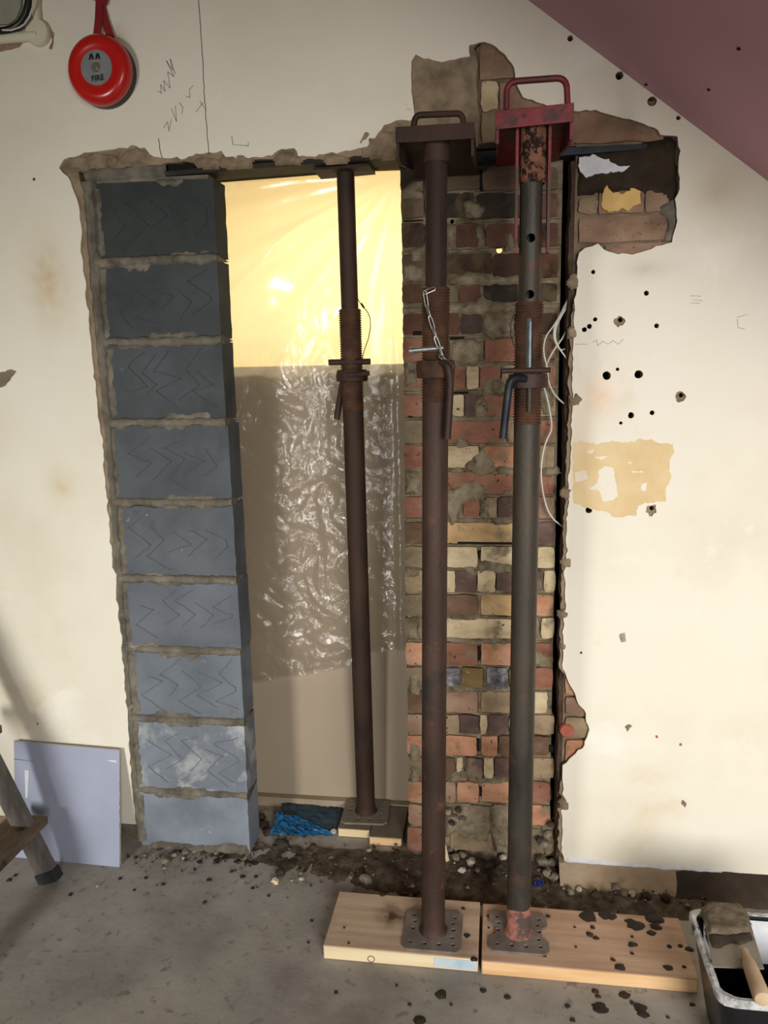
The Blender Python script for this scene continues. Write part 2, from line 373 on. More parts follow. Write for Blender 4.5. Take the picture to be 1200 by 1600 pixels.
m_steel = M('dull_steel', [(120, 112, 100), (152, 144, 130)], 14, 6, 0.6, 0.2, 80, metal=0.3)
m_trowelwet = M('damp_mortar_band', [(58, 46, 36), (78, 64, 50)], 16, 7, 0.85, 0.7, 80)
m_handle = M('worn_wood_handle', [(150, 124, 96), (186, 158, 126), (204, 180, 150)], 12, 6, 0.65, 0.2, 80, stretch=(1, .3, 1))
m_crack = M('hairline_crack', [(70, 62, 52), (92, 82, 70)], 40, 3, 1.0)
m_pencil = M('pencil_mark', [(128, 119, 104), (176, 166, 148)], 60, 3, 0.9)
m_boxpaint = M('painted_over_box', [(206, 198, 172), (216, 208, 184)], 8, 4, 0.6, 0.1, 60)
m_greybag = M('grey_film', [(148, 146, 128), (172, 168, 150)], 6, 4, 0.5)
m_cork = M('red_plug', [(150, 78, 62), (176, 100, 80)], 16, 6, 0.9, 0.4, 90)
m_room = M('room_paint', [(136, 128, 114), (148, 140, 124)], 2, 4, 0.8)
m_warm = M('warm_back_room', [(230, 216, 176), (238, 226, 190)], 1.5, 3, 0.85)

# polythene: clear film, part milky, part glossy
m_poly = bpy.data.materials.new('polythene_film'); m_poly.use_nodes = True
nt = m_poly.node_tree; N = nt.nodes; L = nt.links; N.clear()
out = N.new('ShaderNodeOutputMaterial'); tr = N.new('ShaderNodeBsdfTransparent'); tr.inputs[0].default_value = (0.97, 0.96, 0.94, 1)
tl = N.new('ShaderNodeBsdfTranslucent'); tl.inputs[0].default_value = (0.9, 0.87, 0.8, 1)
df = N.new('ShaderNodeBsdfDiffuse'); df.inputs[0].default_value = (0.8, 0.8, 0.8, 1)
gl = N.new('ShaderNodeBsdfGlossy'); gl.inputs['Roughness'].default_value = 0.2
tc = N.new('ShaderNodeTexCoord'); n1 = N.new('ShaderNodeTexNoise'); n1.inputs['Scale'].default_value = 24; n1.inputs['Detail'].default_value = 5; n1.inputs['Distortion'].default_value = 1.6
L.new(tc.outputs['Object'], n1.inputs[0]); bp = N.new('ShaderNodeBump'); bp.inputs['Strength'].default_value = 0.5; bp.inputs['Distance'].default_value = 0.010
acc = n1.outputs[0]
for sc_, k_ in ((21, 1.2),):
    wv = N.new('ShaderNodeVectorMath'); wv.operation = 'ADD'; L.new(tc.outputs['Object'], wv.inputs[0]); nv = N.new('ShaderNodeTexNoise'); nv.inputs['Scale'].default_value = 7; L.new(tc.outputs['Object'], nv.inputs[0])
    sv = N.new('ShaderNodeVectorMath'); sv.operation = 'SCALE'; sv.inputs['Scale'].default_value = .12; L.new(nv.outputs['Color'], sv.inputs[0]); L.new(sv.outputs[0], wv.inputs[1])
    vo = N.new('ShaderNodeTexVoronoi'); vo.inputs['Scale'].default_value = sc_; L.new(wv.outputs[0], vo.inputs['Vector'])
    ma = N.new('ShaderNodeMath'); ma.operation = 'MULTIPLY_ADD'; L.new(vo.outputs['Distance'], ma.inputs[0]); ma.inputs[1].default_value = k_; L.new(acc, ma.inputs[2]); acc = ma.outputs[0]
sx = N.new('ShaderNodeSeparateXYZ'); L.new(tc.outputs['Object'], sx.inputs[0])
mz = N.new('ShaderNodeMapRange'); mz.inputs[1].default_value = 1.35; mz.inputs[2].default_value = 1.6; mz.inputs[3].default_value = 1.0; mz.inputs[4].default_value = .12; L.new(sx.outputs['Z'], mz.inputs[0])
mm_ = N.new('ShaderNodeMath'); mm_.operation = 'MULTIPLY'; L.new(acc, mm_.inputs[0]); L.new(mz.outputs[0], mm_.inputs[1]); L.new(mm_.outputs[0], bp.inputs['Height']); L.new(bp.outputs[0], gl.inputs['Normal'])
mx1 = N.new('ShaderNodeMixShader'); mx1.inputs[0].default_value = 0.36; L.new(tr.outputs[0], mx1.inputs[1]); L.new(tl.outputs[0], mx1.inputs[2])
mx2 = N.new('ShaderNodeMixShader'); mx2.inputs[0].default_value = 0.02; L.new(mx1.outputs[0], mx2.inputs[1]); L.new(df.outputs[0], mx2.inputs[2])
fr = N.new('ShaderNodeLayerWeight'); fr.inputs[0].default_value = 0.32; L.new(bp.outputs[0], fr.inputs['Normal'])
mr = N.new('ShaderNodeMapRange'); mr.inputs[3].default_value = 0.045; mr.inputs[4].default_value = 0.5; L.new(fr.outputs['Facing'], mr.inputs[0])
mx3 = N.new('ShaderNodeMixShader'); L.new(mr.outputs[0], mx3.inputs[0]); L.new(mx2.outputs[0], mx3.inputs[1]); L.new(gl.outputs[0], mx3.inputs[2])
L.new(mx3.outputs[0], out.inputs[0])

# ================================================================== STRUCTURE
RX0, RX1, RY, RZ = -2.75, 2.35, -4.25, 2.8
# floor
g = G(); g.box((RX0 - .1, RY - .1, -0.12), (RX1 + .1, 2.75, 0.0)); floor = mk('floor', g, m_floor, kind='structure')
# the room behind the photographer
g = G(); g.box((RX0 - .1, RY, 0), (RX0, 0.02, RZ)); mk('wall_left', g, m_room, kind='structure')
g = G(); g.box((RX1, RY, 0), (RX1 + .1, 0.02, RZ)); mk('wall_right', g, m_room, kind='structure')
def rect(x0, z0, x1, z1): return [(x0, z0), (x1, z0), (x1, z1), (x0, z1)]
g = G(); slab(g, [rect(RX0, 0, RX1, RZ)], [rect(-2.2, .4, -1.5, 1.56), rect(.68, .68, 2.22, 2.22)], RY - .1, RY + .0); mk('wall_front', g, m_room, kind='structure')
g = G(); g.box((RX0, RY, RZ), (RX1, 0.2, RZ + .08)); mk('ceiling', g, m_room, kind='structure')
# sloping mauve soffit (underside of the stair)
a, b = P(825, 0), P(1200, 283)
sl = (b.z - a.z) / (b.x - a.x)
zx = lambda x: a.z + sl * (x - a.x)
xt = a.x + (RZ - a.z) / sl
g = G(); nrm = Vector((-sl, 0, 1)).normalized() * .03
v = [(xt, -1.25, RZ), (RX1, -1.25, zx(RX1)), (RX1, 0, zx(RX1)), (xt, 0, RZ)]
g.add(v + [tuple(Vector(q) + nrm) for q in v], [(0, 1, 2, 3), (7, 6, 5, 4), (0, 4, 5, 1), (1, 5, 6, 2), (2, 6, 7, 3), (3, 7, 4, 0)])
soff = mk('ceiling.001', g, m_mauve, kind='structure')
g = G(); tri = [(xt, RZ), (RX1, zx(RX1)), (RX1, RZ)]; g.add([(x, -1.25, z) for x, z in tri] + [(x, -1.2, z + .03) for x, z in tri], [(0, 1, 2), (5, 4, 3), (0, 3, 4, 1), (1, 4, 5, 2), (2, 5, 3, 0)]); mk('trim_1', g, m_room, kind='structure')
# screw pops on the soffit
g = G()
for px, py in ((1155, 76), (1010, 132), (1108, 140)):
    d = ray(px, py); t = (zx(0) + sl * CO.x - CO.z + (CO.z - CO.z)); # plane z = a.z + sl*(x-a.x)
    k = (a.z + sl * (CO.x - a.x) - CO.z) / (d.z - sl * d.x); p = CO + d * k
    g.lathe([(0, -.002), (.004, -.002), (.005, .001)], 10, p)
mk('screw_hole', g, m_void, soff)

for c_, r_, k_, col_ in (((75, 440), (.12, .5, .24), .35, (196, 166, 112)), ((95, 760), (.09, .5, .10), .28, (200, 176, 130)), ((935, 620), (.10, .5, .12), .30, (222, 176, 132)), ((905, 720), (.06, .5, .16), .3, (216, 172, 128)), ((185, 60), (.05, .5, .06), .3, (190, 160, 110)), ((1010, 420), (.12, .5, .05), .1, (150, 130, 108)), ((1120, 300), (.12, .5, .12), .2, (176, 150, 120))):
    p = P(*c_); soft_stain(m_plaster, p, r_, col_, k_)
# ---- outlines traced on the wall (finish coat)
leftF = [(212, 1288), (206, 1230), (203, 1180), (199, 1120), (194, 1060), (190, 1000), (184, 950), (181, 905), (176, 880), (172, 840), (168, 790), (163, 740), (160, 690), (153, 650), (150, 610), (144, 560), (138, 500), (133, 450), (128, 400), (126, 350), (124, 330), (119, 310), (112, 290), (106, 275), (92, 262), (100, 250), (115, 243), (140, 238)]
topF = [(180, 234), (205, 228), (225, 231), (240, 245), (262, 247), (290, 248), (300, 242), (345, 236), (352, 246), (395, 246), (425, 244), (440, 234), (460, 231), (466, 243), (480, 247), (505, 240), (540, 236), (575, 231), (590, 210), (600, 195), (625, 188), (648, 184)]
patchF = [(643, 150), (643, 95), (650, 84), (662, 92), (690, 97), (710, 92), (735, 88), (733, 70), (750, 66), (770, 70), (790, 86), (803, 105), (805, 128), (818, 150), (838, 160), (870, 168), (905, 174)]
rightF = [(915, 172), (945, 177), (975, 185), (1000, 190), (1020, 200), (1032, 210), (1058, 213), (1062, 235), (1059, 270), (1062, 295), (1056, 310), (1058, 345), (1050, 378), (1010, 392), (965, 399), (945, 390), (935, 382), (915, 388), (905, 395), (901, 410), (903, 440), (899, 460), (897, 500), (895, 560), (893, 600), (896, 625), (894, 650), (891, 700), (889, 750), (890, 785), (886, 810), (885, 860), (883, 900), (882, 950), (880, 1000), (879, 1045), (893, 1072), (902, 1095), (915, 1115), (920, 1140), (913, 1165), (895, 1182), (880, 1196), (879, 1240), (885, 1250), (884, 1262), (878, 1266), (878, 1330), (882, 1345)]
botF = [(950, 1352), (1050, 1361), (1130, 1366), (1200, 1371)]
W2 = lambda L, y=0.0: [XZ(px, py, y) for px, py in L]
lz = XZ(200, 1288)[1]
open_f = rag(W2(leftF), .012, .006, 40, 1) + rag(W2(topF), .01, .007, 45, 2) + rag(W2(patchF), .01, .005, 45, 3) + rag(W2(rightF), .011, .006, 45, 4) + rag(W2(botF), .02, .003, 30, 5)
bz = XZ(1200, 1371)[1]
drill = [(927, 425, 3), (1010, 458, 3.5), (930, 499, 3), (921, 510, 3.5), (913, 515, 3.5), (968, 502, 8), (1026, 509, 3.5), (948, 587, 6), (965, 577, 2.5), (998, 585, 6), (1063, 620, 7.5), (986, 649, 4.5), (1019, 645, 3.5), (970, 661, 2.5), (920, 797, 5), (1017, 797, 8), (968, 118, 5.5), (1019, 158, 6.5), (891, 60, 4), (1060, 184, 3), (53, 280, 2.5), (58, 1131, 2.5), (908, 1020, 2)]
holeF = [circ(XZ(x, y), r / 560., 14, 0.5 if r > 7 else .15, i) for i, (x, y, r) in enumerate(drill)]
holeU = [circ((XZ(x, y)[0] + (.003 if r > 7 else 0), XZ(x, y)[1] + (.004 if r > 7 else 0)), (r if r < 7 else r * .45) / 560. * .97, 12, 0.15, i) for i, (x, y, r) in enumerate(drill)]
outer = [(RX0, lz)] + open_f + [(RX1, bz), (RX1, RZ), (RX0, RZ)]
g = G(); slab(g, [outer], holeF, 0.0, 0.006)
wall = mk('wall_back', g, m_plaster, kind='structure')
# undercoat layer, peeping out round the finish coat
leftU = [(217, 1290), (214, 1230), (209, 1180), (205, 1120), (201, 1060), (196, 1000), (190, 950), (188, 905), (182, 880), (178, 840), (173, 790), (169, 740), (165, 690), (160, 650), (156, 610), (150, 560), (146, 500), (140, 450), (136, 400), (133, 350), (131, 330), (128, 300), (124, 282), (121, 268)]
topU = [(128, 263), (180, 261), (230, 258), (250, 255), (300, 252), (345, 249), (380, 250), (440, 246), (480, 249), (540, 245), (580, 241), (610, 236), (700, 232), (747, 229)]
patchU = [(749, 180), (744, 135), (746, 100), (740, 74), (752, 63), (771, 67), (793, 84), (807, 104), (809, 128), (821, 148), (840, 158), (870, 165), (905, 171)]
rightU = [(x + 5 if 1050 < y < 1200 else (x - 5 if 480 < y < 1340 else x + 3), y + (-3 if y < 220 else (3 if 370 < y < 402 else 0))) for x, y in rightF]
open_u = rag(W2(leftU), .012, .007, 50, 11) + rag(W2(topU), .01, .006, 50, 12) + rag(W2(patchU), .01, .004, 45, 13) + rag(W2(rightU), .011, .006, 55, 14)
ux = open_u[-1][0]
outer_u = [(RX0, lz - .012)] + open_u + rag([(ux, bz - .012), (RX1, bz - .02)], .03, .006, 30, 15) + [(RX1, RZ), (RX0, RZ)]
g = G(); slab(g, [outer_u], holeU, 0.0061, 0.024)
mk('undercoat', g, m_render, wall)
# crumbs of undercoat along the top of the opening and the left edge
g = G()
for i, (x0, x1, y0, y1) in enumerate([(102, 142, 240, 266), (132, 186, 236, 262), (188, 238, 230, 258), (300, 346, 242, 262), (340, 396, 238, 262), (425, 466, 234, 256), (500, 545, 238, 254), (560, 622, 200, 246), (455, 472, 240, 256)]):
    o = rag([XZ(x0, (y0 + y1) / 2), XZ(x0 + 6, y0 + 3), XZ((x0 + x1) / 2, y0), XZ(x1 - 6, y0 + 4), XZ(x1, (y0 + y1) / 2), XZ(x1 - 5, y1), XZ(x0 + 5, y1)], .008, .006, 60, i, True)
    lump_grid(g, o, 0.007, .007, i, .8, .010, .005)
mk('plaster_crumble', g, m_render, wall, True, kind='stuff')

# masonry behind the plaster
XL, XR = XZ(130, 300, .03)[0] - .03, XZ(886, 700, .03)[0] + .005
zl = 2.035
g = G()
g.box((RX0, .0245, 0), (XL - .01, .2, RZ))
slab(g, [[(XR, 0), (RX1, 0), (RX1, RZ), (XL - .01, RZ), (XL - .01, zl + .005), (XR, zl - .02)]], holeU, .0245, .21)
core = mk('masonry_core', g, m_core, wall)

def brick_mesh(g, x0, z0, x1, z1, y, depth=.07, seed=0, j=.0025, rough=.003, chip=.0):
    """brick with an uneven front face and worn edges, front at y"""
    nx, ny = 6, 4; v = []; f = []
    for k in range(ny + 1):
        for i in range(nx + 1):
            u, w = i / nx, k / ny
            x = x0 + (x1 - x0) * u; z = z0 + (z1 - z0) * w
            if i in (0, nx): x += j * nz((x, seed, z), 60) * 1.6
            if k in (0, ny): z += j * nz((x, seed + 9, z), 45) * 2.0
            edge = (i in (0, nx)) or (k in (0, ny)); cor = (i in (0, nx)) and (k in (0, ny))
            yy = y + rough * nz((x * 30, seed * 1.3, z * 40)) + (.002 if edge else 0) + (.002 if cor else 0)
            if cor: x += (.0015 if i == 0 else -.0015); z += (.0015 if k == 0 else -.0015)
            if chip and edge and nz((x, seed + 4, z), 22) > .25: yy += chip
            v.append((x, yy, z))
    n = nx + 1
    for k in range(ny):
        for i in range(nx):
            f.append((k * n + i, k * n + i + 1, (k + 1) * n + i + 1, (k + 1) * n + i))
    per = list(range(n)) + [k * n + nx for k in range(1, ny + 1)] + [ny * n + i for i in range(nx - 1, -1, -1)] + [k * n for k in range(ny - 1, 0, -1)]
    b0 = len(v); v += [(v[i][0], y + depth, v[i][2]) for i in per]; m = len(per)
    for i in range(m):
        f.append((per[i], b0 + i, b0 + (i + 1) % m, per[(i + 1) % m]))
    f.append(tuple(b0 + i for i in range(m)))
    return g.add(v, f)
def brick(px0, py0, px1, py1, y, code, parent, seed, table=None, **kw):
    p0 = P(px0, (py0 + py1) / 2, y); p1 = P(px1, (py0 + py1) / 2, y); xm = (px0 + px1) / 2
    zt, zb = P(xm, py0, y).z, P(xm, py1, y).z
    g = brick_mesh(G(), p0.x, zb, p1.x, zt, y, seed=seed, **kw)
    return mk('brick', g, (table or BM).get(code, BM[code]), parent, True, auto=math.radians(50))

# bricks showing in the broken patches of the plaster
for i, (x0, y0, x1, y1, c) in enumerate([(750, 62, 840, 121, 'p'), (752, 126, 778, 172, 'c'), (781, 126, 880, 172, 'p'), (752, 176, 774, 222, 't'), (778, 176, 886, 222, 'p'),
        (890, 160, 1040, 222, 'p'), (905, 309, 934, 333, 't'), (936, 300, 1006, 333, 'p'), (1009, 296, 1046, 330, 'p'), (905, 338, 1046, 377, 'p'), (944, 380, 1056, 420, 'p')]):
    brick(x0, y0, x1, y1, .014, c, wall, 50 + i, depth=.012)
for i, (x0, y0, x1, y1, c) in enumerate([(884, 1050, 950, 1088, 'o'), (884, 1092, 950, 1119, 'p'), (884, 1123, 950, 1154, 't'), (884, 1158, 950, 1200, 'o')]):
    brick(x0, y0, x1, y1, .012, c, wall, 70 + i, depth=.014, rough=.001)
p = P(886, 1142, .012); g = G(); g.lathe([(0, -.004), (.018, -.003), (.021, .001), (.021, .012)], 18, p, 'Y'); mk('plug', g, m_cork, wall, True)
# dark bed of mortar to the right of the lintel, white and ochre blots on it
g = G(); lump_grid(g, rag(W2([(903, 240), (960, 236), (1020, 222), (1030, 212), (1056, 216), (1058, 300), (1050, 318), (1012, 304), (992, 296), (940, 300), (903, 306)], .02), .01, .006, 50, 3, True), .022, .008, 3, .5, .012, .007)
mk('damp_mortar', g, m_darkm, wall, True)
g = G(); slab(g, [rag(W2([(905, 246), (925, 242), (950, 250), (966, 261), (984, 259), (980, 264), (962, 270), (938, 272), (916, 277), (905, 268)], .012), .006, .007, 70, 4, True)], [], .0095, .02); mk('white_splodge', g, m_white, wall)
g = G(); slab(g, [rag(W2([(938, 322), (942, 305), (948, 290), (958, 301), (976, 303), (986, 292), (998, 300), (1002, 318), (985, 326), (960, 330), (942, 329)], .012), .006, .008, 70, 5, True)], [], .0105, .02); mk('ochre_splodge', g, m_yellowp, wall)
g = G(); lump_grid(g, rag(W2([(1030, 322), (1058, 306), (1058, 350), (1052, 380), (1036, 378), (1042, 350)], .014), .008, .005, 60, 6, True), .016, .008, 6, .6, .01, .006); mk('cement_dab', g, m_cement, wall, True)
# ragged plaster stumps on the right jamb
g = G()
for i, (x, y, r) in enumerate([(897, 440, 9), (894, 520, 7), (899, 625, 9), (884, 770, 8), (884, 880, 8), (880, 960, 8), (880, 1010, 6), (882, 1258, 8)]):
    lump_grid(g, circ(XZ(x, y), r / 520., 14, .6, i), .002, .006, i, .6, .008, .004)
mk('plaster_crumble.001', g, m_render, wall, True, kind='stuff')

# mud render below the plaster
for i, (x0, y0, x1, y1, c) in enumerate([(120, 1294, 216, 1328, 'g'), (0, 1272, 60, 1312, 'p')]): brick(x0, y0, x1, y1, .012, c, wall, 90 + i, depth=.014)

g = G(); o = rag([XZ(880, 1336), XZ(930, 1342), XZ(1010, 1350), XZ(1080, 1352), XZ(1130, 1360), XZ(1130, 1368), XZ(1050, 1363), XZ(950, 1355), XZ(884, 1348)], .012, .004, 60, 9, True); lump_grid(g, o, .001, .005, 4, .6, .01, .006); mk('white_lip', g, m_white, wall, True)
for (xa_, xb_, mm, nm, sd) in ((XR - .004, P(1060, 1380).x, m_mud, 'mud_fillet', 1), (P(1046, 1380).x, RX1, m_wetmud, 'mud_fillet.001', 2)):
    g = G(); n = int((xb_ - xa_) / .012); v = []; f = []
    for q in range(n + 1):
        x = xa_ + (xb_ - xa_) * q / n; a = nz((x, sd, 0), 22); e = min(1, q / 4, (n - q) / 4)
        jj = max(0, 1 - q / 14)
        for (yy_, zz_) in ((.021, bz + .012 - .004 * (1 - e)), (-.003 - .004 * sd, bz + .006 + .004 * a), (-.020 - .004 * a - .006 * sd, .026 + .006 * a), (-.048 - .008 * a - .008 * sd, .014 + .003 * nz((x, 5, sd), 60)), (-.078 - .014 * a - .006 * sd, -.003)): v.append((x + (.09 * jj * nz((zz_ * 60, 3.3, 1)) if sd == 2 else 0), yy_, zz_))
    for q in range(n):
        for k_ in range(4): f.append((q * 5 + k_, (q + 1) * 5 + k_, (q + 1) * 5 + k_ + 1, q * 5 + k_ + 1))
    g.add(v, f); mk(nm, g, mm, wall, True)
for k_, (pl, mm) in enumerate((([(968, 990), (977, 988), (978, 1002), (970, 1004)], m_pencil), ([(976, 1136), (982, 1132), (988, 1134), (980, 1143)], m_patchrender), ([(1066, 1250), (1073, 1255), (1070, 1262), (1064, 1256)], m_patchrender), ([(1024, 1149), (1028, 1149), (1028, 1153), (1024, 1153)], m_cork), ([(1062, 1161), (1066, 1162), (1065, 1166), (1061, 1165)], m_cork))):
    g = G(); slab(g, [rag(W2(pl), .004, .003, 90, k_, True)], [], -.0007, .001); mk('scuff_mark', g, mm, wall)
# peeled tan paint, with blotches of white left
tanp = W2([(896, 688), (935, 694), (955, 690), (990, 691), (1005, 686), (1022, 688), (1035, 694), (1052, 693), (1053, 705), (1047, 720), (1048, 740), (1042, 760), (1040, 784), (1008, 786), (996, 790), (994, 806), (955, 808), (950, 800), (925, 797), (896, 786)])
th = [W2(q) for q in ([(936, 735), (945, 728), (958, 732), (963, 755), (966, 775), (958, 782), (942, 784), (936, 765), (920, 764), (934, 754)], [(899, 738), (915, 735), (920, 748), (912, 752), (898, 752)], [(928, 714), (950, 713), (941, 719)], [(1002, 756), (1012, 754), (1008, 768), (1002, 766)], [(980, 721), (992, 723), (984, 726)], [(918, 704), (928, 702), (926, 708), (919, 709)], [(986, 736), (1006, 737), (990, 739)])]
g = G(); slab(g, [rag(tanp, .006, .006, 70, 9, True)], [rag(q, .004, .003, 90, i, True) for i, q in enumerate(th)], -.0008, .001); mk('old_paint_patch', g, m_tan, wall)

# hairline crack, pencil scribbles
def ribbon(g, pts, w, y=-.0006):
    for (a, b) in zip(pts[:-1], pts[1:]):
        a = Vector(a); b = Vector(b); d = (b - a)
        if d.length < 1e-6: continue
        n = Vector((-d.y, d.x)).normalized() * w / 2
        g.add([(a.x - n.x, y, a.y - n.y), (b.x - n.x, y, b.y - n.y), (b.x + n.x, y, b.y + n.y), (a.x + n.x, y, a.y + n.y)], [(0, 1, 2, 3)])
g = G(); ribbon(g, rag(W2([(309, -20), (313, 40), (317, 100), (320, 160), (324, 215), (327, 242)]), .012, .0018, 60, 3), .0019); ribbon(g, rag(W2([(247, 216), (250, 232), (254, 248)]), .01, .003, 60, 4), .002); mk('hairline_crack', g, m_crack, wall)
g = G()
for L_ in ([(247, 142), (252, 146), (251, 132), (258, 143), (256, 126), (266, 138), (262, 112), (272, 120), (260, 95), (270, 110), (266, 92), (274, 116)],
           [(256, 200), (262, 190), (264, 205), (268, 186)], [(268, 170), (276, 190), (274, 165)], [(280, 160), (286, 168), (284, 178)], [(290, 150), (297, 153), (296, 140), (302, 134)],
           [(306, 175), (318, 160)], [(312, 158), (322, 172)], [(362, 212), (364, 226), (388, 228), (388, 222)]):
    ribbon(g, W2(L_), .0019)
mk('pencil_scribble', g, m_pencil, wall)
g = G()
for L_ in ([(1078, 462), (1096, 463)], [(1082, 468), (1098, 470)], [(1078, 473), (1094, 474)], [(1152, 496), (1168, 491)], [(1152, 498), (1153, 512), (1164, 514)], [(926, 535), (932, 531), (934, 540), (942, 533), (950, 538), (958, 532), (966, 538), (974, 530)], [(898, 538), (918, 538)], [(978, 1138), (985, 1131)], [(980, 1140), (986, 1134)]):
    ribbon(g, W2(L_), .0012)
mk('pencil_scribble.001', g, m_pencil, wall)

g = G(); slab(g, [rag(W2([(-4, 582), (10, 580), (18, 576), (26, 580), (16, 592), (8, 604), (-4, 606)]), .006, .004, 70, 4, True)], [], -.0008, .001); mk('grey_smudge', g, m_patchrender, wall)
# ---- lintel
zL0 = P(352, 268, 0).z; lx0 = P(255, 262, 0).x; lx1 = P(905, 240, 0.02).x
xq = P(352, 270, .05).x; tiltL = lambda p: Vector((p.x, p.y, p.z + .03 * max(0, p.x - xq)))
lint = thing('steel_lintel', ((lx0 + lx1) / 2, .1, zL0), 'dark steel lintel spanning the doorway, wedged above block pier and brick pier', 'lintel')
g = G(); g.box((lx0, .012, zL0), (lx1 - .03, .105, zL0 + .012)); g.warp(tiltL); mk('bottom_flange', g, m_lintel, lint, bevel=.001)
g = G(); g.box((lx0, .03, zL0 + .012), (lx1 - .03, .045, zL0 + .05)); g.warp(tiltL); mk('web', g, m_void, lint)
q0, q1 = P(858, 227, -.002), P(1006, 223, .0)
g = G(); x0 = P(700, 240).x; zb = P(930, 243, 0).z
g.add([(x0, -.004, zb - .004), (q1.x + .01, .012, zb + .012), (q1.x + .012, .012, zb + .024), (x0, -.004, zb + .026), (x0, .02, zb - .004), (q1.x + .01, .024, zb + .012), (q1.x + .012, .024, zb + .024), (x0, .02, zb + .026)],
      [(0, 1, 2, 3), (7, 6, 5, 4), (0, 4, 5, 1), (1, 5, 6, 2), (2, 6, 7, 3), (3, 7, 4, 0)]); mk('front_plate', g, m_bluesteel, lint, bevel=.001)
# black fill standing in for the shaded gap above the lintel
g = G(); g.box((XL + .03, .05, zL0 + .0125), (XR, .2, zl + .006)); g.warp(tiltL); mk('shade_fill', g, m_void, wall)

# ---- block pier (left of the doorway)
Lx = lambda z: np.interp(z, [.03, .9, 1.95], [P(219, 1290, .004).x, P(185, 850, .004).x, P(147, 340, .004).x])
jz = [P(245, 278, .004).z] + [P(px, py, .004).z for px, py in ((255, 406), (260, 533), (265, 660), (275, 785), (285, 905), (290, 1015), (300, 1125), (310, 1238))] + [0.0]
rx = [335, 342, 349, 359, 366, 374, 378, 384, 389]
g = G(); xa = XL - .01; xb = P(350, 600, .02).x - .01
slab(g, [[(xa, 0), (xb, 0), (xb, zL0 - .002), (xa, zL0 - .002)]], [], .012, .098)
pier = mk('wall_pier', g, m_cement, kind='structure')
blk_rx = []
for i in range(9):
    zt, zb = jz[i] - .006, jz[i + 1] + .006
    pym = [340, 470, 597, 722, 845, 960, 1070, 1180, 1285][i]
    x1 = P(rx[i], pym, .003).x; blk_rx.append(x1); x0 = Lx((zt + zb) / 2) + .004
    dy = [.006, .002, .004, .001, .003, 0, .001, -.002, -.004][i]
    g = G(); nx, nzv = 12, 8
    v = []; f = []
    for k in range(nzv + 1):
        for q in range(nx + 1):
            u, w = q / nx, k / nzv; x = x0 + (x1 - x0) * u; z = zb + (zt - zb) * w
            if k in (0, nzv): z += .003 * nz((x, i, z), 30)
            if q == 0: x += .003 * nz((x, i, z), 30)
            if q == nx: x += .0025 * nz((x, i + 3, z), 40)
            e = q in (0, nx) or k in (0, nzv)
            v.append((x, dy + .0012 * nz((x, i, z), 25) + (.003 if e else 0), z))
    n = nx + 1
    for k in range(nzv):
        for q in range(nx): f.append((k * n + q, k * n + q + 1, (k + 1) * n + q + 1, (k + 1) * n + q))
    per = list(range(n)) + [k * n + nx for k in range(1, nzv + 1)] + [nzv * n + q for q in range(nx - 1, -1, -1)] + [k * n for k in range(nzv - 1, 0, -1)]
    b0 = len(v); v += [(v[q][0], .1, v[q][2]) for q in per]; m = len(per)
    for q in range(m): f.append((per[q], b0 + q, b0 + (q + 1) % m, per[(q + 1) % m]))
    f.append(tuple(b0 + q for q in range(m)))
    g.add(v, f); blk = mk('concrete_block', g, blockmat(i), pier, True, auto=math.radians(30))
    # combed zigzag keying on the block face
    if i < 8:
        mg = M('block_comb_mark', [tuple(int(p * .80) for p in q) for q in ((60 + 8.7 * i, 64 + 9 * i, 64 + 9.6 * i), (68 + 8.7 * i, 72 + 9 * i, 72 + 9.6 * i))], 12, 4, .95)
        g = G(); cx, cz, ww, hh = (x0 + x1) / 2, (zb + zt) / 2, (x1 - x0), (zt - zb); rs = random.Random(i + 3)
        for s_ in range(5):
            ox = cx - ww * .36 + s_ * ww * .16 + rs.uniform(-.01, .01); pts = []
            for t in range(5):
                pts.append((ox + (ww * .16 if t % 2 == 0 else 0) + rs.uniform(-.016, .016) , cz + hh * (.36 - .18 * t) + rs.uniform(-.014, .014)))
            pts = pts[rs.randint(0, 1):5 - rs.randint(0, 1)]
            ribbon(g, [p_ for p_ in rag(pts, .01, .003, 40, i) if x0 + .03 < p_[0] < x1 - .015], .0026, dy - .0012)
        mk('comb_mark', g, mg, blk)
# mortar between the blocks: one squeezed joint per course, and the side joint
for i in range(1, 9):
    z = jz[i]; x0 = Lx(z) - .005; x1 = min(blk_rx[i - 1], blk_rx[i]) + .002
    g = G(); n = 60; hs = .0125
    v = []; f = []
    for q in range(n + 1):
        x = x0 + (x1 - x0) * q / n; a = .7 * nz((x, i, 0), 26) + .5 * nz((x, i * 3.1, 4), 70)
        zu = z + hs * (1.0 + .6 * a); zd = z - hs * (1.15 + .9 * nz((x, i, 7), 22) + .4 * nz((x, i, 2), 60)); yf = -.006 - .006 * a
        v += [(x, .004, zu), (x, yf, z + hs * .5), (x, yf - .001, z - hs * .4), (x, .004, zd), (x, .1, z)]
    for q in range(n):
        for k in range(5): f.append((q * 5 + k, (q + 1) * 5 + k, (q + 1) * 5 + (k + 1) % 5, q * 5 + (k + 1) % 5))
    f += [(0, 1, 2, 3, 4), tuple(n * 5 + k for k in (4, 3, 2, 1, 0))]
    g.add(v, f); mk('mortar_joint', g, m_cement, pier, True, auto=math.radians(60))
g = G(); n = 120; v = []; f = []
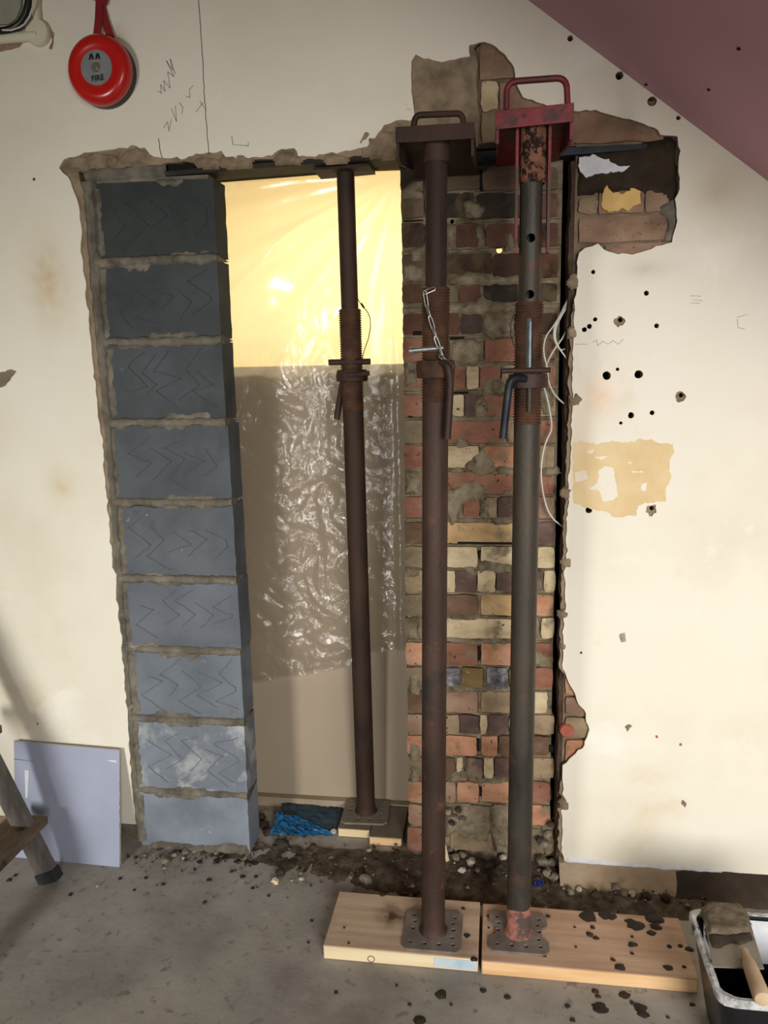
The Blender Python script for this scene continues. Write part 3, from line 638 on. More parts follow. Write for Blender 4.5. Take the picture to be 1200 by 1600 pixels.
for q in range(n + 1):
    z = .02 + (zL0 - .025) * q / n; x0 = Lx(z) - .045; x1 = Lx(z) + .012 + .006 * nz((1, 2, z), 30) + .005 * nz((1, 7, z), 80)
    yf = .004 + .004 * nz((0, 3, z), 40)
    v += [(x0, .012, z), ((x0 + x1) / 2 - .008, .009 + .003 * nz((4, 3, z), 50), z), (x1 - .008, yf - .009, z), (x1, yf + .004, z), (x0, .03, z)]
for q in range(n):
    for k in range(5): f.append((q * 5 + k, (q + 1) * 5 + k, (q + 1) * 5 + (k + 1) % 5, q * 5 + (k + 1) % 5))
g.add(v, f); mk('side_joint', g, m_cement, pier, True, auto=math.radians(60))
g = G(); lump_grid(g, rag([(Lx(1.96) - .02, zL0 - .006), (lx0 + .0, zL0 - .004), (lx0, zL0 + .036), (Lx(1.96) - .03, zL0 + .03)], .01, .004, 50, 2, True), .014, .01, 2, .4, .01, .006); mk('top_joint', g, m_cement, pier, True)
g = G(); lump_grid(g, rag([(Lx(.03) + .01, .0), (blk_rx[8] + .0, .0), (blk_rx[8] - .01, .03), (blk_rx[8] - .07, .04), (blk_rx[8] - .12, .022), (Lx(.03) + .06, .026)], .01, .005, 50, 3, True), -.004, .014, 3, .4, .014, .006); mk('foot_joint', g, m_cement, pier, True)

# smears of mortar left over the edges of the block faces
g = G()
for i in range(9):
    zt, zb = jz[i] - .01, jz[i + 1] + .01; x0 = Lx((zt + zb) / 2); x1 = blk_rx[i]; rs = random.Random(40 + i); d_ = [.006, .002, .004, .001, .003, 0, .001, -.002, -.004][i]
    w = rs.uniform(.018, .034); lump_grid(g, rag([(x0, zb), (x0 + w, zb + .01), (x0 + w * .8, (zb + zt) / 2), (x0 + w, zt - .01), (x0, zt)], .008, .009, 50, i, True), d_ + .001, .0028, i, .7, .01, .005)
    for k_ in range(2):
        xa_ = x0 + rs.uniform(.02, .2); xb_ = min(x1 - .005, xa_ + rs.uniform(.08, .2)); hh = rs.uniform(.010, .022); zz_ = zt if k_ == 0 else zb; sg = -1 if k_ == 0 else 1
        lump_grid(g, rag([(xa_, zz_ - sg * .004), (xb_, zz_ - sg * .004), (xb_ - .02, zz_ + sg * hh), ((xa_ + xb_) / 2, zz_ + sg * hh * .6), (xa_ + .03, zz_ + sg * hh)], .008, .008, 55, i + 20 * k_, True), d_ + .001, .003, i + 9, .7, .008, .004)
mk('mortar_smear', g, m_cement, pier, True, kind='stuff')
# ---- brick pier (right of the doorway)
YB = .062
xl = P(626, 400, YB).x; xr = P(871, 700, YB).x
zt_ = P(745, 258, YB).z
hole1 = XZ(780, 390.5, YB); hole2 = XZ(706, 345, YB)
g = G(); dd = P(780, 390, .262) - P(780, 390, .069)
slab(g, [[(xl + .003, 0), (xr, 0), (xr, zt_ + .004), (xl + .003, zt_ + .004)]], [circ(hole1, .0085, 14), circ(hole2, .006, 12)], .0745, .262, shear=(dd.x, dd.z))
bw = mk('wall_brick_pier', g, m_mortar, kind='structure')
R_ = [(262, 297, '625-662d 664-750t 754-812p 815-870t'), (302, 340, '626-662p 664-740d 744-806d 810-870r'), (349, 385, '627-662b 664-700t 713-746r 759-806r 810-872r'),
 (396, 434, '628-690g 694-768b 772-814b 818-872r'), (443, 472, '628-690r 694-716t 718-750r 756-810d 815-870b'), (490, 522, '629-690r 694-717r 720-752v 757-800g 805-870b'),
 (530, 565, '629-668r 672-700t 704-755g 758-806r 810-868b'), (572, 607, '630-690r 694-727r 729-748c 750-780r 784-812t 816-868r'), (617, 650, '631-690r 706-725c 727-752v 756-806r 810-868t'),
 (657, 692, '632-690g 694-788r 792-812t 816-868r'), (697, 731, '631-690r 694-748c 756-806o 812-866t'), (737, 772, '632-690g 694-800r 804-866r'), (777, 809, '632-690r 694-722t 724-749r 759-776t 778-806v 812-866p'),
 (817, 850, '632-690b 694-806y 810-868v'), (855, 887, '633-690t 694-746c 752-806c 812-867c'), (892, 925, '633-685t 690-711c 712-744v 746-774c 776-806v 812-848v 850-868c'), (930, 962, '633-690g 694-746b 752-808y 812-865o'),
 (967, 998, '633-690g 694-806c 812-842g 846-866c'), (1005, 1040, '634-690o 694-746r 752-806o 812-864r'), (1044, 1075, '635-690g 694-718x 722-754w 760-793x 796-810c 814-864r'), (1081, 1114, '636-690b 694-746p 752-806t 812-855c'),
 (1118, 1147, '636-690p 694-717t 718-748v 750-761c 762-794v 796-810c 814-866t'), (1151, 1181, '636-690o 694-745o 752-777o 779-808b 814-858b'), (1185, 1216, '637-690g 694-711b 713-724c 727-754v 756-771c 773-806v 812-865t'),
 (1223, 1254, '638-690o 694-712p 714-748o 753-808o 812-860r'), (1259, 1290, '638-690p 700-766g 770-810p 812-860o'), (1296, 1330, '636-690r 704-768t 772-812g 816-850g')]
k = 0
for (y0, y1, row) in R_:
    for e in row.split():
        c = e[-1]; x0, x1 = (float(t) for t in e[:-1].split('-')); k += 1
        rs = random.Random(k); oy = rs.uniform(-.003, .003) + (.002 if c in 'vx' else 0) + (.003 if c in 'dg' else 0)
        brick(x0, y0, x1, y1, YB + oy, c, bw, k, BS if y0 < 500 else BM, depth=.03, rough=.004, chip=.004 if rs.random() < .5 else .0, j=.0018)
g = G(); g.box((xl, .058, zt_ + .0045), (XR - .002, .2, zt_ + .075)); mk('shade_fill', g, m_void, bw)  # black box painted in for the shade above the top course
# mortar smeared over the faces of the bricks
g = G(); sm = [
 [(724, 318), (730, 312), (745, 318), (758, 322), (752, 338), (740, 344), (728, 340)], [(742, 352), (756, 350), (758, 384), (748, 386)], [(786, 366), (800, 362), (806, 384), (790, 392)],
 [(698, 350), (712, 352), (712, 386), (702, 396), (697, 380)], [(627, 300), (640, 284), (662, 280), (662, 312), (630, 312)], [(638, 388), (662, 386), (662, 410), (642, 408)], [(630, 412), (662, 414), (662, 440), (630, 436)],
 [(700, 428), (740, 424), (780, 432), (812, 428), (812, 444), (760, 446), (700, 446)], [(700, 474), (740, 472), (752, 460), (766, 470), (800, 474), (812, 488), (760, 492), (700, 490)], [(757, 488), (800, 486), (806, 528), (770, 530), (756, 520)],
 [(704, 536), (716, 528), (752, 532), (757, 560), (740, 572), (708, 566)], [(836, 600), (868, 610), (868, 650), (846, 648)], [(631, 560), (650, 566), (652, 600), (632, 606)], [(750, 594), (772, 588), (792, 600), (806, 606), (800, 620), (756, 618)],
 [(742, 620), (756, 618), (766, 640), (756, 655), (742, 652)], [(700, 648), (744, 650), (790, 646), (806, 656), (760, 660), (700, 660)], [(710, 684), (716, 676), (730, 686), (736, 700), (712, 702)],
 [(724, 728), (732, 714), (750, 706), (756, 698), (764, 712), (776, 720), (776, 738), (756, 746), (730, 738)], [(700, 732), (716, 728), (724, 738), (704, 740)], [(776, 728), (804, 730), (804, 742), (776, 742)],
 [(697, 766), (712, 762), (728, 754), (742, 750), (756, 756), (762, 770), (756, 780), (736, 782), (722, 790), (718, 812), (706, 822), (697, 800)], [(756, 782), (764, 790), (768, 808), (760, 815), (752, 806)],
 [(634, 735), (656, 740), (656, 772), (634, 772)], [(846, 732), (870, 730), (878, 740), (860, 746), (846, 744)], [(764, 810), (790, 808), (800, 818), (776, 822)],
 [(748, 880), (756, 872), (776, 876), (802, 882), (800, 896), (776, 898), (762, 893), (748, 898)], [(720, 886), (740, 884), (748, 896), (736, 900)], [(634, 885), (656, 888), (656, 900), (634, 904)], [(636, 968), (656, 962), (656, 1000), (636, 1000)],
 [(697, 996), (740, 1000), (806, 998), (806, 1006), (740, 1008), (697, 1004)], [(697, 954), (704, 962), (745, 962), (762, 964), (740, 970), (697, 968)], [(640, 1052), (656, 1050), (656, 1088), (640, 1086)], [(697, 1072), (740, 1074), (800, 1076), (800, 1084), (740, 1082), (697, 1084)],
 [(714, 1206), (724, 1202), (732, 1212), (730, 1222), (700, 1224), (698, 1214)], [(740, 1214), (790, 1218), (780, 1226), (748, 1224)], [(697, 1256), (730, 1258), (752, 1270), (768, 1292), (760, 1316), (730, 1312), (712, 1300), (697, 1310)],
 [(846, 1290), (866, 1280), (872, 1330), (850, 1340)], [(640, 1162), (656, 1166), (654, 1192), (640, 1190)], [(641, 1196), (656, 1200), (656, 1222), (642, 1224)], [(768, 1262), (806, 1256), (808, 1330), (776, 1334), (764, 1300)], [(830, 1010), (862, 1032), (862, 1044), (832, 1040)]]
for i, o in enumerate(sm): lump_grid(g, rag(W2(o, YB), .006, .006, 70, i, True), YB + .003, .011, i, .7, .012, .005)
mk('mortar_smear', g, m_mortar2, bw, True, kind='stuff')
# bed and cross joints: rough mortar lying a little behind the brick faces
g = G()
for (y0, y1, row), (n0, n1, _) in zip(R_[:-1], R_[1:]):
    zc = P(745, (y1 + n0) / 2, YB).z; h = max(.005, (P(745, y1, YB).z - P(745, n0, YB).z) * .5); nn = 60; b = len(g.v); v = []; f = []
    for q in range(nn + 1):
        x = xl + .002 + (xr - xl - .004) * q / nn; a = nz((x, zc * 9, 0), 40) + .6 * nz((x, zc * 5, 3), 110)
        v += [(x, .076, zc + h * .62), (x, YB + .008 - .004 * a, zc + h * .25), (x, YB + .009 - .004 * a, zc - h * .35), (x, .076, zc - h * .62)]
    for q in range(nn):
        xm_ = xl + .002 + (xr - xl - .004) * (q + .5) / nn
        if any(abs(xm_ - h_[0]) < .011 and abs(zc - h_[1]) < .022 for h_ in (hole1, hole2)): continue
        for kk in range(3): f.append((q * 4 + kk, (q + 1) * 4 + kk, (q + 1) * 4 + kk + 1, q * 4 + kk + 1))
    g.add(v, f)
mk('bed_joint', g, m_mortar, bw, True, kind='stuff')
for px, y0, y1, w in ((752, 264, 297, 5), (749, 1011, 1032, 5), (747, 1156, 1174, 5), (751, 1231, 1244, 4), (750, 861, 873, 5), (862, 1166, 1176, 6), (861, 1236, 1250, 4), (641, 632, 652, 6), (764, 295.5, 298.5, 28), (646, 343, 346, 30), (652, 517, 524, 14), (714, 526, 531, 22), (716, 612, 616, 30), (760, 847.5, 849.5, 90)):
    a_ = P(px - w / 2, y1, YB + .003); b_ = P(px + w / 2, y0, YB + .003); g = G(); g.box((a_.x, YB + .003, a_.z), (b_.x, YB + .02, b_.z)); mk('open_joint', g, m_void, bw)
# right reveal: cut brick edge beside the dark slot
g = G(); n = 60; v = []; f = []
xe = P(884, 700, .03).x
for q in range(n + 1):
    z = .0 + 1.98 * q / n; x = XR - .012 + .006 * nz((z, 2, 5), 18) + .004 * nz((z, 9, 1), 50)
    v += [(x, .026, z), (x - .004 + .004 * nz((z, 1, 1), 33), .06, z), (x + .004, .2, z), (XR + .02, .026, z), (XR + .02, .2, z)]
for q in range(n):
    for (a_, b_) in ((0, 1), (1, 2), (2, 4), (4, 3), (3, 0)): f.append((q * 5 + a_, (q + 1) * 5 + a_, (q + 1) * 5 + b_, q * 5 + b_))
g.add(v, f); mk('cut_edge', g, BS['b'], wall, True)  # shade of the reveal is put into the dark brick colour
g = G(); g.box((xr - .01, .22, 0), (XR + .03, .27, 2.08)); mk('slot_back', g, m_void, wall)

# ---- room beyond the doorway (warm lit)
g = G(); g.box((-2.0, 2.45, 0), (1.1, 2.55, 2.6)); mk('wall_beyond', g, m_warm, kind='structure')
g = G(); g.box((-2.1, .21, 0), (-2.0, 2.55, 2.6)); mk('wall_beyond.001', g, m_warm, kind='structure')
g = G(); g.box((1.1, .27, 0), (1.2, 2.55, 2.6)); mk('wall_beyond.002', g, m_warm, kind='structure')
g = G(); g.box((-2.1, .21, 2.6), (1.2, 2.55, 2.68)); mk('ceiling.002', g, m_warm, kind='structure')
area('room_lamp', (-.75, 1.6, 2.5), (-.75, 1.75, 0), .5, .5, 28, (1.0, .88, .64))
area('room_lamp', (-.4, .8, 2.4), (-.75, 2.45, 1.85), .25, .25, 16, (1.0, .90, .66))

# ================================================================== THINGS
# ---- brown board and polythene across the doorway
z_b = P(500, 571, .30).z
g = G(); g.box((-.98, .3, .015), (-.16, .318, z_b)); bd = mk('board', g, m_board); tag(bd, 'brown hardboard sheet closing the lower part of the doorway', 'board')
g = G(); g.box((-.86, .272, .0), (-.27, .299, .034)); bt = mk('timber_batten', g, m_batten, bevel=.002); tag(bt, 'thin dusty timber batten lying at the foot of the brown board', 'batten')
nx, nzv = 90, 190; xs0, xs1 = -.93, -.245; ztop = zL0 + .03
v = []; f = []
bl = [P(px, py, .26).z for px, py in ((395, 1068), (470, 1056), (548, 1042), (580, 1020), (628, 1016))]; bxs = [P(px, 1040, .26).x for px in (395, 470, 548, 580, 628)]
cr = Vector((P(622, 275, .26).x, 0, P(622, 275, .26).z))
for k in range(nzv + 1):
    for i in range(nx + 1):
        x = xs0 + (xs1 - xs0) * i / nx; zb = float(np.interp(x, bxs, bl)) + .006 * nz((x, 1, 1), 25); z = zb + (ztop - zb) * k / nzv
        d = Vector((x - cr.x, 0, z - cr.z)); ang = math.atan2(-d.z, -d.x); rr = d.length
        top = max(0., min(1., (z - 1.35) / .5)); low = 1 - top
        y = .262 + (.016 * (abs(math.sin(ang * 7 + 1.2 * nz((rr * 2, ang, 0)))) ** .5 - .7) + .010 * nz((ang * 9, rr * 1.5, 4))) * min(1, .15 + rr * 2.0) * top
        w = Vector((x * 9 + 2.5 * nz((x * 4, 0, z * 4)), 3, z * 5))
        cr_ = max(0, min(1, (x + .84) / .1)) * max(0, min(1, (-.36 - x) / .06))
        y += low * cr_ * (.0065 * noise.ridged_multi_fractal(Vector((x * 16 + 3 * nz((x * 5, 0, z * 5)), 3, z * 11 + x * 6)), 1.0, 2.2, 4, 1.0, 2.0) - .008)
        y += low * .007 * math.sin(x * 22 + 3 * nz((x * 2, 5, z * 1.2)) + (2.0 - z) * 3)
        y += .003 * nz((x * 12, 2, z * 9))
        if x > -.315: y += -.012 * math.exp(-((x + .297) / .010) ** 2) * low
        v.append((x, min(y, .290), z))
for k in range(nzv):
    for i in range(nx):
        a = k * (nx + 1) + i; f.append((a, a + 1, a + nx + 2, a + nx + 1))
g = G().add(v, f); sh = mk('plastic_sheet', g, m_poly, smooth=True, auto=PI); tag(sh, 'crumpled clear polythene sheet hung across the doorway, glowing yellow above', 'sheet')

# ---- blue membrane at the threshold
def drape(g, quad, n, h, seed, amp):
    v = []; f = []; A, B, C, D = (Vector(q) for q in quad)
    for j in range(n + 1):
        for i in range(n + 1):
            u, w = i / n, j / n; p = (A * (1 - u) + B * u) * (1 - w) + (D * (1 - u) + C * u) * w
            p += Vector((.01 * nz((u * 4, w * 4, seed)), .01 * nz((u * 4, w * 4, seed + 3)), 0))
            p.z += h + amp * abs(nz((u * 7 + w * 2, w * 3, seed + 7))) + amp * .5 * nz((u * 14, w * 11, seed)); v.append(tuple(p))
    for j in range(n):
        for i in range(n): a = j * (n + 1) + i; f.append((a, a + 1, a + n + 2, a + n + 1))
    return g.add(v, f)
g = drape(G(), (F(424, 1309), F(522, 1307), F(472, 1282, .01), F(432, 1270, .02)), 26, .004, 2, .016); bl_ = mk('blue_plastic', g, m_bluesheet, smooth=True); tag(bl_, 'crumpled bright blue plastic sheet on the threshold beside the block pier', 'plastic sheet')
g = drape(G(), (F(446, 1282, .012), F(524, 1300, .004), F(536, 1263, .006), F(440, 1257, .012)), 20, .004, 5, .010); b2 = mk('blue_plastic', g, m_bluedark, smooth=True); tag(b2, 'dusty dull blue membrane behind the bright blue sheet, under the board', 'plastic sheet')

# ---- timber pads under the doorway prop
def plank(name, x0, y0, x1, y1, z0, z1, mat, label, cat, group=None):
    g = G(); g.box((x0, y0, z0), (x1, y1, z1)); o = mk(name, g, mat, bevel=.0025); tag(o, label, cat, group); return o
def side(o, x0, x1, y, z0, z1, mat, name='front_edge'):
    g = G(); g.box((x0 + .003, y - .0008, z0 + .003), (x1 - .003, y + .002, z1 - .002)); return mk(name, g, mat, o)
p1 = plank('timber_pad', -.497, .122, -.392, .268, .0, .03, m_padtop, 'pale dusty timber pad under the doorway prop, nearer the blue plastic', 'timber', 'timber pads in the doorway'); side(p1, -.497, -.392, .122, 0, .03, m_woodpale)
p2 = plank('timber_pad', -.390, .088, -.285, .268, .0, .03, m_padtop, 'orange-edged timber pad under the doorway prop, against the brick pier', 'timber', 'timber pads in the doorway'); side(p2, -.390, -.285, .088, 0, .03, m_woodfresh)

# ---- planks in front
PT = .038
k1 = plank('plank', -.428, -.405, -.037, -.193, 0, PT, m_wood1, 'short sawn plank with rust stain and blue-marked edge under middle prop', 'plank'); side(k1, -.428, -.037, -.405, 0, PT, m_woodpale)
side(k1, -.150, -.039, -.4062, .003, PT - .004, m_bluepaint, 'blue_paint_mark')
#STAIN g = G(); o = rag([(-.31, -.26), (-.24, -.23), (-.21, -.27), (-.225, -.33), (-.27, -.345), (-.31, -.31)], .01, .02, 25, 4, True); slab(g, [o], [], PT + .0006, PT - .001, plane='XY'); mk('rust_stain', g, m_rustst, k1)
g = G(); g.lathe([(.0075, -.001), (.0095, -.001), (.0095, .001), (.0075, .001)], 16, (-.305, -.4058, .012), 'Y', True); mk('knot', g, m_rustst, k1)
k2 = plank('plank', -.029, -.41, .482, -.197, 0, PT, m_wood, 'long sawn plank spattered with mortar under the right prop, beside black tub', 'plank'); side(k2, -.029, .482, -.41, 0, PT, m_woodfresh)
def splats(g, lst, z, sc=1.0):
    for i, (px, py, r) in enumerate(lst):
        c = F(px, py, z); rr = r / 640. * sc; n = 14; v = [(c.x, c.y, z + .0035)]; 
        for t, (q, h) in enumerate(((.6, .003), (1.0, -.0003))):
            for kk in range(n):
                a = 2 * PI * kk / n; w = 1 + .45 * noise.noise(Vector((math.cos(a) * 1.5 + i * 2.7, math.sin(a) * 1.5, i)))
                v.append((c.x + rr * q * w * math.cos(a) * 1.15, c.y + rr * q * w * math.sin(a), z + h))
        f = [(0, 1 + kk, 1 + (kk + 1) % n) for kk in range(n)] + [(1 + kk, 1 + n + kk, 1 + n + (kk + 1) % n, 1 + (kk + 1) % n) for kk in range(n)]
        g.add(v, f)
    return g
pl2 = [(920, 1432, 14), (945, 1430, 11), (955, 1432, 9), (994, 1446, 13), (985, 1440, 8), (1012, 1424, 12), (1022, 1436, 13), (1025, 1448, 9), (1018, 1458, 7), (926, 1449, 4), (921, 1460, 6), (931, 1466, 5), (989, 1476, 7), (988, 1490, 3), (969, 1511, 8), (958, 1500, 4), (1046, 1479, 4), (1063, 1478, 4), (1077, 1483, 6), (1044, 1512, 7), (988, 1464, 2.5), (898, 1449, 2), (900, 1480, 2), (1069, 1511, 3), (856, 1432, 4), (762, 1432, 2), (764, 1450, 2), (850, 1488, 3), (851, 1494, 3)]
mk('mortar_splash', splats(G(), pl2, PT), m_splash, k2, True, kind='stuff')
mk('mortar_splash', splats(G(), [(598, 1398, 5), (642, 1398, 4), (538, 1450, 2), (545, 1474, 2), (730, 1462, 5), (741, 1499, 5), (724, 1420, 3), (640, 1432, 3)], PT), m_splash, k1, True, kind='stuff')

# ---- steel props
def arc_rod(pts, rad=.02, n=6):
    """polyline with rounded corners"""
    pts = [Vector(p) for p in pts]; out = [pts[0]]
    for i in range(1, len(pts) - 1):
        a = (pts[i - 1] - pts[i]); b = (pts[i + 1] - pts[i]); r = min(rad, a.length * .49, b.length * .49); a.normalize(); b.normalize()
        s0, s1 = pts[i] + a * r, pts[i] + b * r
        for k in range(n + 1):
            t = k / n; out.append(s0 * (1 - t) ** 2 + pts[i] * 2 * t * (1 - t) + s1 * t * t)
    out.append(pts[-1]); return out
def base_plate(cx, cy, z, s, rot, notched, root, mat):
    h = s / 2; c = .012
    o = [(-h + c, -h), (h - c, -h), (h, -h + c)] + ([(h, -.03), (h - .016, -.014), (h - .016, .014), (h, .03)] if notched else []) + [(h, h - c), (h - c, h), (-h + c, h), (-h, h - c)] + ([(-h, .03), (-h + .016, .014), (-h + .016, -.014), (-h, -.03)] if notched else []) + [(-h, -h + c)]
    hs = []
    for (x, y, r) in ((-.054, -.05, .005), (.054, -.05, .005), (-.054, .05, .005), (.054, .05, .005), (-.052, 0, .006), (.052, 0.004, .006), (-.018, -.052, .006), (.018, -.052, .006), (-.05, .026, .005), (.05, -.024, .005), (.05, .028, .005)): hs.append(circ((x, y), r, 10))
    R = Matrix.Rotation(rot, 2); tf = lambda L_: [(cx + (R @ Vector(p)).x, cy + (R @ Vector(p)).y) for p in L_]
    g = G(); slab(g, [tf(o)], [tf(q) for q in hs], z + .006, z, plane='XY'); return mk('base_plate', g, mat, root)
def lean(x0, y0, x1, y1, z0, z1):
    return lambda p: Vector((p.x + x0 + (x1 - x0) * (p.z - z0) / (z1 - z0), p.y + y0 + (y1 - y0) * (p.z - z0) / (z1 - z0), p.z))
def prop(label, base, top, zc, zth, mo, mt, mi, mb, rot=0., notched=False, footmat=None, z_thread_lo=None, slot=False, nut=True, pinholes=()):
    x0, y0, z0 = base; x1, y1, z1 = top
    root = thing('steel_prop', base, label, 'prop', None)
    A = lean(x0, y0, x1, y1, z0, z1); ax = lambda z: A(Vector((0, 0, z)))
    base_plate(x0, y0, z0, .15, rot, notched, root, mb)
    ro, ri = .0302, .0242
    zlo = z_thread_lo
    g = G(); g.lathe([(ro + .007, z0 + .006), (ro + .001, z0 + .014), (ro, z0 + .03), (ro, zlo), (ro - .006, zlo), (ro - .006, z0 + .006)], 32, close=True).warp(A); ot = mk('outer_tube', g, mo, root, True)
    if footmat:
        g = G(); n = 32; pr = []; g.lathe([(ro + .0075, z0 + .0065), (ro + .0018, z0 + .015), (ro + .0008, z0 + .06), (ro + .0004, z0 + .085)], n)
        g.v = [(p[0], p[1], p[2] + (.02 * nz((p[0], p[1], 0), 30) if p[2] > z0 + .05 else 0)) for p in g.v]; g.f = g.f[:-2]; g.warp(A); mk('foot_weld', g, footmat, root, True)
    # threaded length
    pr = [(ro - .005, zlo)]; z = zlo; pit = .0065
    while z < zth - .002:
        pr += [(ro + .0016, z + .0008), (ro + .0016, z + .0030), (ro - .0012, z + .0042), (ro - .0012, z + .0060)]; z += pit
    pr += [(ro - .0005, z), (ro - .0005, zth), (ri + .0012, zth), (ri + .0012, zlo)]
    g = G(); g.lathe(pr, 36, close=True); th_ = mk('thread', g.warp(A), mt, root, True, auto=math.radians(25))
    if slot:
        c = G(); zz0, zz1 = zth - .175, zth - .035; c.box((-.0075, -.05, zz0), (.0075, -.01, zz1)); c.warp(A); cut(th_, [c])
        th_.data.materials.clear(); th_.data.materials.append(mt)
    g = G(); g.lathe([(ri, zlo - .2), (ri, z1), (ri - .0035, z1), (ri - .0035, zlo - .2)], 32, close=True).warp(A); it = mk('inner_tube', g, mi, root, True)
    if pinholes:
        cs = []
        for zz in pinholes:
            c = G(); c.lathe([(.0095, -.05), (.0095, 0.0)], 16, (0, 0, zz), 'Y').warp(A); cs.append(c)
        cut(it, cs); it.data.materials.clear(); it.data.materials.append(mi)
    return root, A, ax

# doorway prop
b1 = F(572, 1266, .036); t1 = P(540, 279, .10)
zc1 = P(546, 580, b1.y).z
pr1, A1, ax1 = prop('slim dark rusty prop standing inside the doorway, under the lintel', (b1.x, b1.y, .03), (t1.x, .10, zL0 + .004), zc1, P(544, 488, b1.y).z, m_rustdark, m_thread, m_rustdark, m_padtop, rot=.05, z_thread_lo=P(548, 640, b1.y).z)
c = ax1(zL0); g = G(); slab(g, [[(c.x - .076, c.y - .06), (c.x + .076, c.y - .06), (c.x + .076, c.y + .04), (c.x - .076, c.y + .04)]], [], zL0 + .003, zL0 + .0095, plane='XY'); g.warp(lambda p: Vector((p.x, p.y, p.z + .03 * (p.x - c.x) - .001))); mk('head_plate', g, m_rustdark, pr1)
zz = P(546, 566, b1.y).z; c = ax1(zz); g = G(); g.tube([(c.x - .062, c.y - .022, zz), (c.x + .058, c.y - .022, zz)], .0085, 10); mk('pin', g, m_rustdark, pr1, True)
g = G(); g.lathe([(.033, zc1 - .03), (.045, zc1 - .028), (.046, zc1 - .012), (.042, zc1 + .004), (.033, zc1 + .005)], 28, close=True).warp(A1); mk('collar', g, m_rustdark, pr1, True)
g = G(); g.tube([(c.x - .005, c.y - .045, zc1 - .010), (c.x + .058, c.y - .043, zc1 - .006)], .007, 8); mk('lug', g, m_rustdark, pr1, True)
h0 = P(537, 588, b1.y - .05); h1 = P(526, 655, b1.y - .05); g = G(); g.tube([(h0.x + .02, h0.y, h0.z + .012), h0, (h0.x * .6 + h1.x * .4, h0.y, h0.z * .6 + h1.z * .4), h1], .0095, 12); mk('handle', g, m_rustdark, pr1, True)
yy = b1.y - .02; pts = [P(x, y, yy) for x, y in ((557, 462), (561, 471), (567, 479), (574, 487), (578.5, 497), (579, 510), (576, 528), (570, 545), (567, 555), (566.5, 563))]; g = G(); g.tube(pts, .0013, 6); mk('pin_wire', g, m_wire, pr1, True)
g = G(); g.tube([P(564, 474, yy - .001), P(569, 481, yy - .001)], .003, 8); mk('ferrule', g, m_rustdark, pr1, True)

# middle prop
b2_ = F(675, 1455, .044); yT = -.315
b2_ = Vector((-.155, -.322, PT)); t2_ = P(682, 225, -.30); z2 = 1.962
zc2 = P(679, 572, -.31).z
pr2, A2, ax2 = prop('dark rusty prop on the short plank, with silver pin chain', tuple(b2_), (t2_.x, -.30, z2), zc2, P(680, 452, -.31).z, m_rust, m_thread, m_rustdark, m_grey, rot=0., z_thread_lo=P(679, 628, -.31).z)
g = G(); g.lathe([(.0315, zc2 - .028), (.043, zc2 - .026), (.045, zc2 - .004), (.043, zc2 + .012), (.0315, zc2 + .014)], 28, close=True).warp(A2); mk('collar', g, m_thread, pr2, True)
yh = -.36; pts = [P(x, y, yh) for x, y in ((684, 567), (699, 567), (704, 592), (702, 640), (699, 686))]; pts[0].y = -.335; g = G(); g.tube(arc_rod(pts, .022), .0082, 12); mk('handle', g, m_rust, pr2, True)
pa, pb = P(639, 548, -.335), P(694, 544, -.30); pb.y = -.33
g = G(); g.tube([pa, pb], .0062, 12); g.lathe([(.0075, -.004), (.0075, .004)], 12, (pa.x + .006, pa.y, pa.z), 'X'); mk('pin', g, m_zinc, pr2, True)
# chain: one link after another
ch = [P(x, y, -.348) for x, y in ((664, 457), (667, 478), (672, 496), (677, 513), (681, 528), (686, 543), (693, 561))]
cg = G(); c2 = ax2(P(680, 451, -.31).z); cg.lathe([(.0262, -.0012), (.0282, -.0012), (.0282, .0012), (.0262, .0012)], 24, (c2.x, c2.y, c2.z), close=True)
cg.v = [(p[0], p[1], p[2] + (p[0] - c2.x) * -.12) for p in cg.v]
chain = mk('chain', cg, m_zinc, pr2, True)
def link(a, b, roll, r=.0012, w=.0038):
    a = Vector(a); b = Vector(b); t = (b - a).normalized(); s = t.cross(Vector((0, 1, 0))).normalized(); u = Matrix.Rotation(roll, 3, t) @ s
    ln = (b - a).length / 2 + .003; c = (a + b) / 2; pts = []
    for k in range(16):
        an = 2 * PI * k / 16; e = math.cos(an); pts.append(c + t * ((ln - w) * (1 if e > 0 else -1) + w * e) + u * w * math.sin(an))
    pts.append(pts[0]); g = G(); g.tube(pts, r, 6, cap=False); return g
for i in range(len(ch) - 1):
    mk('chain_link', link(ch[i], ch[i + 1], 0.25 if i % 2 == 0 else .95), m_zinc, chain, True)
for (qa, qb) in (((684, 543), (688, 556)), ((688, 556), (700, 572)),):
    pass
mk('chain_link', link(P(688, 556, -.352), P(706, 573, -.352), .4), m_zinc, chain, True)
mk('chain_link', link(ch[0], P(678, 451, -.342), .3), m_zinc, chain, True)

# right prop
b3_ = Vector((.063, -.303, PT)); t3_ = P(832, 190, -.30)
zc3 = P(829, 590, -.31).z
pr3, A3, ax3 = prop('greenish worn prop on the long plank, with red flaked foot', tuple(b3_), (t3_.x, -.30, 1.975), zc3, P(829, 472, -.31).z, m_rustgreen, m_thread, m_rustgreen, m_grey, rot=0., notched=True, footmat=m_redrust, z_thread_lo=P(828, 662, -.31).z, slot=True, pinholes=(P(832, 372, -.32).z, P(832, 460, -.32).z))
g = G(); zz = zc3 + .012; c = ax3(zz); g.tube([(c.x - .058, c.y - .026, zz + .004), (c.x + .048, c.y - .026, zz + .004)], .006, 10); mk('pin', g, m_rust, pr3, True)
g = G(); g.lathe([(.0315, zc3 - .024), (.044, zc3 - .022), (.045, zc3 - .004), (.043, zc3 + .008), (.0315, zc3 + .009)], 28, close=True).warp(A3); mk('collar', g, m_rust, pr3, True)
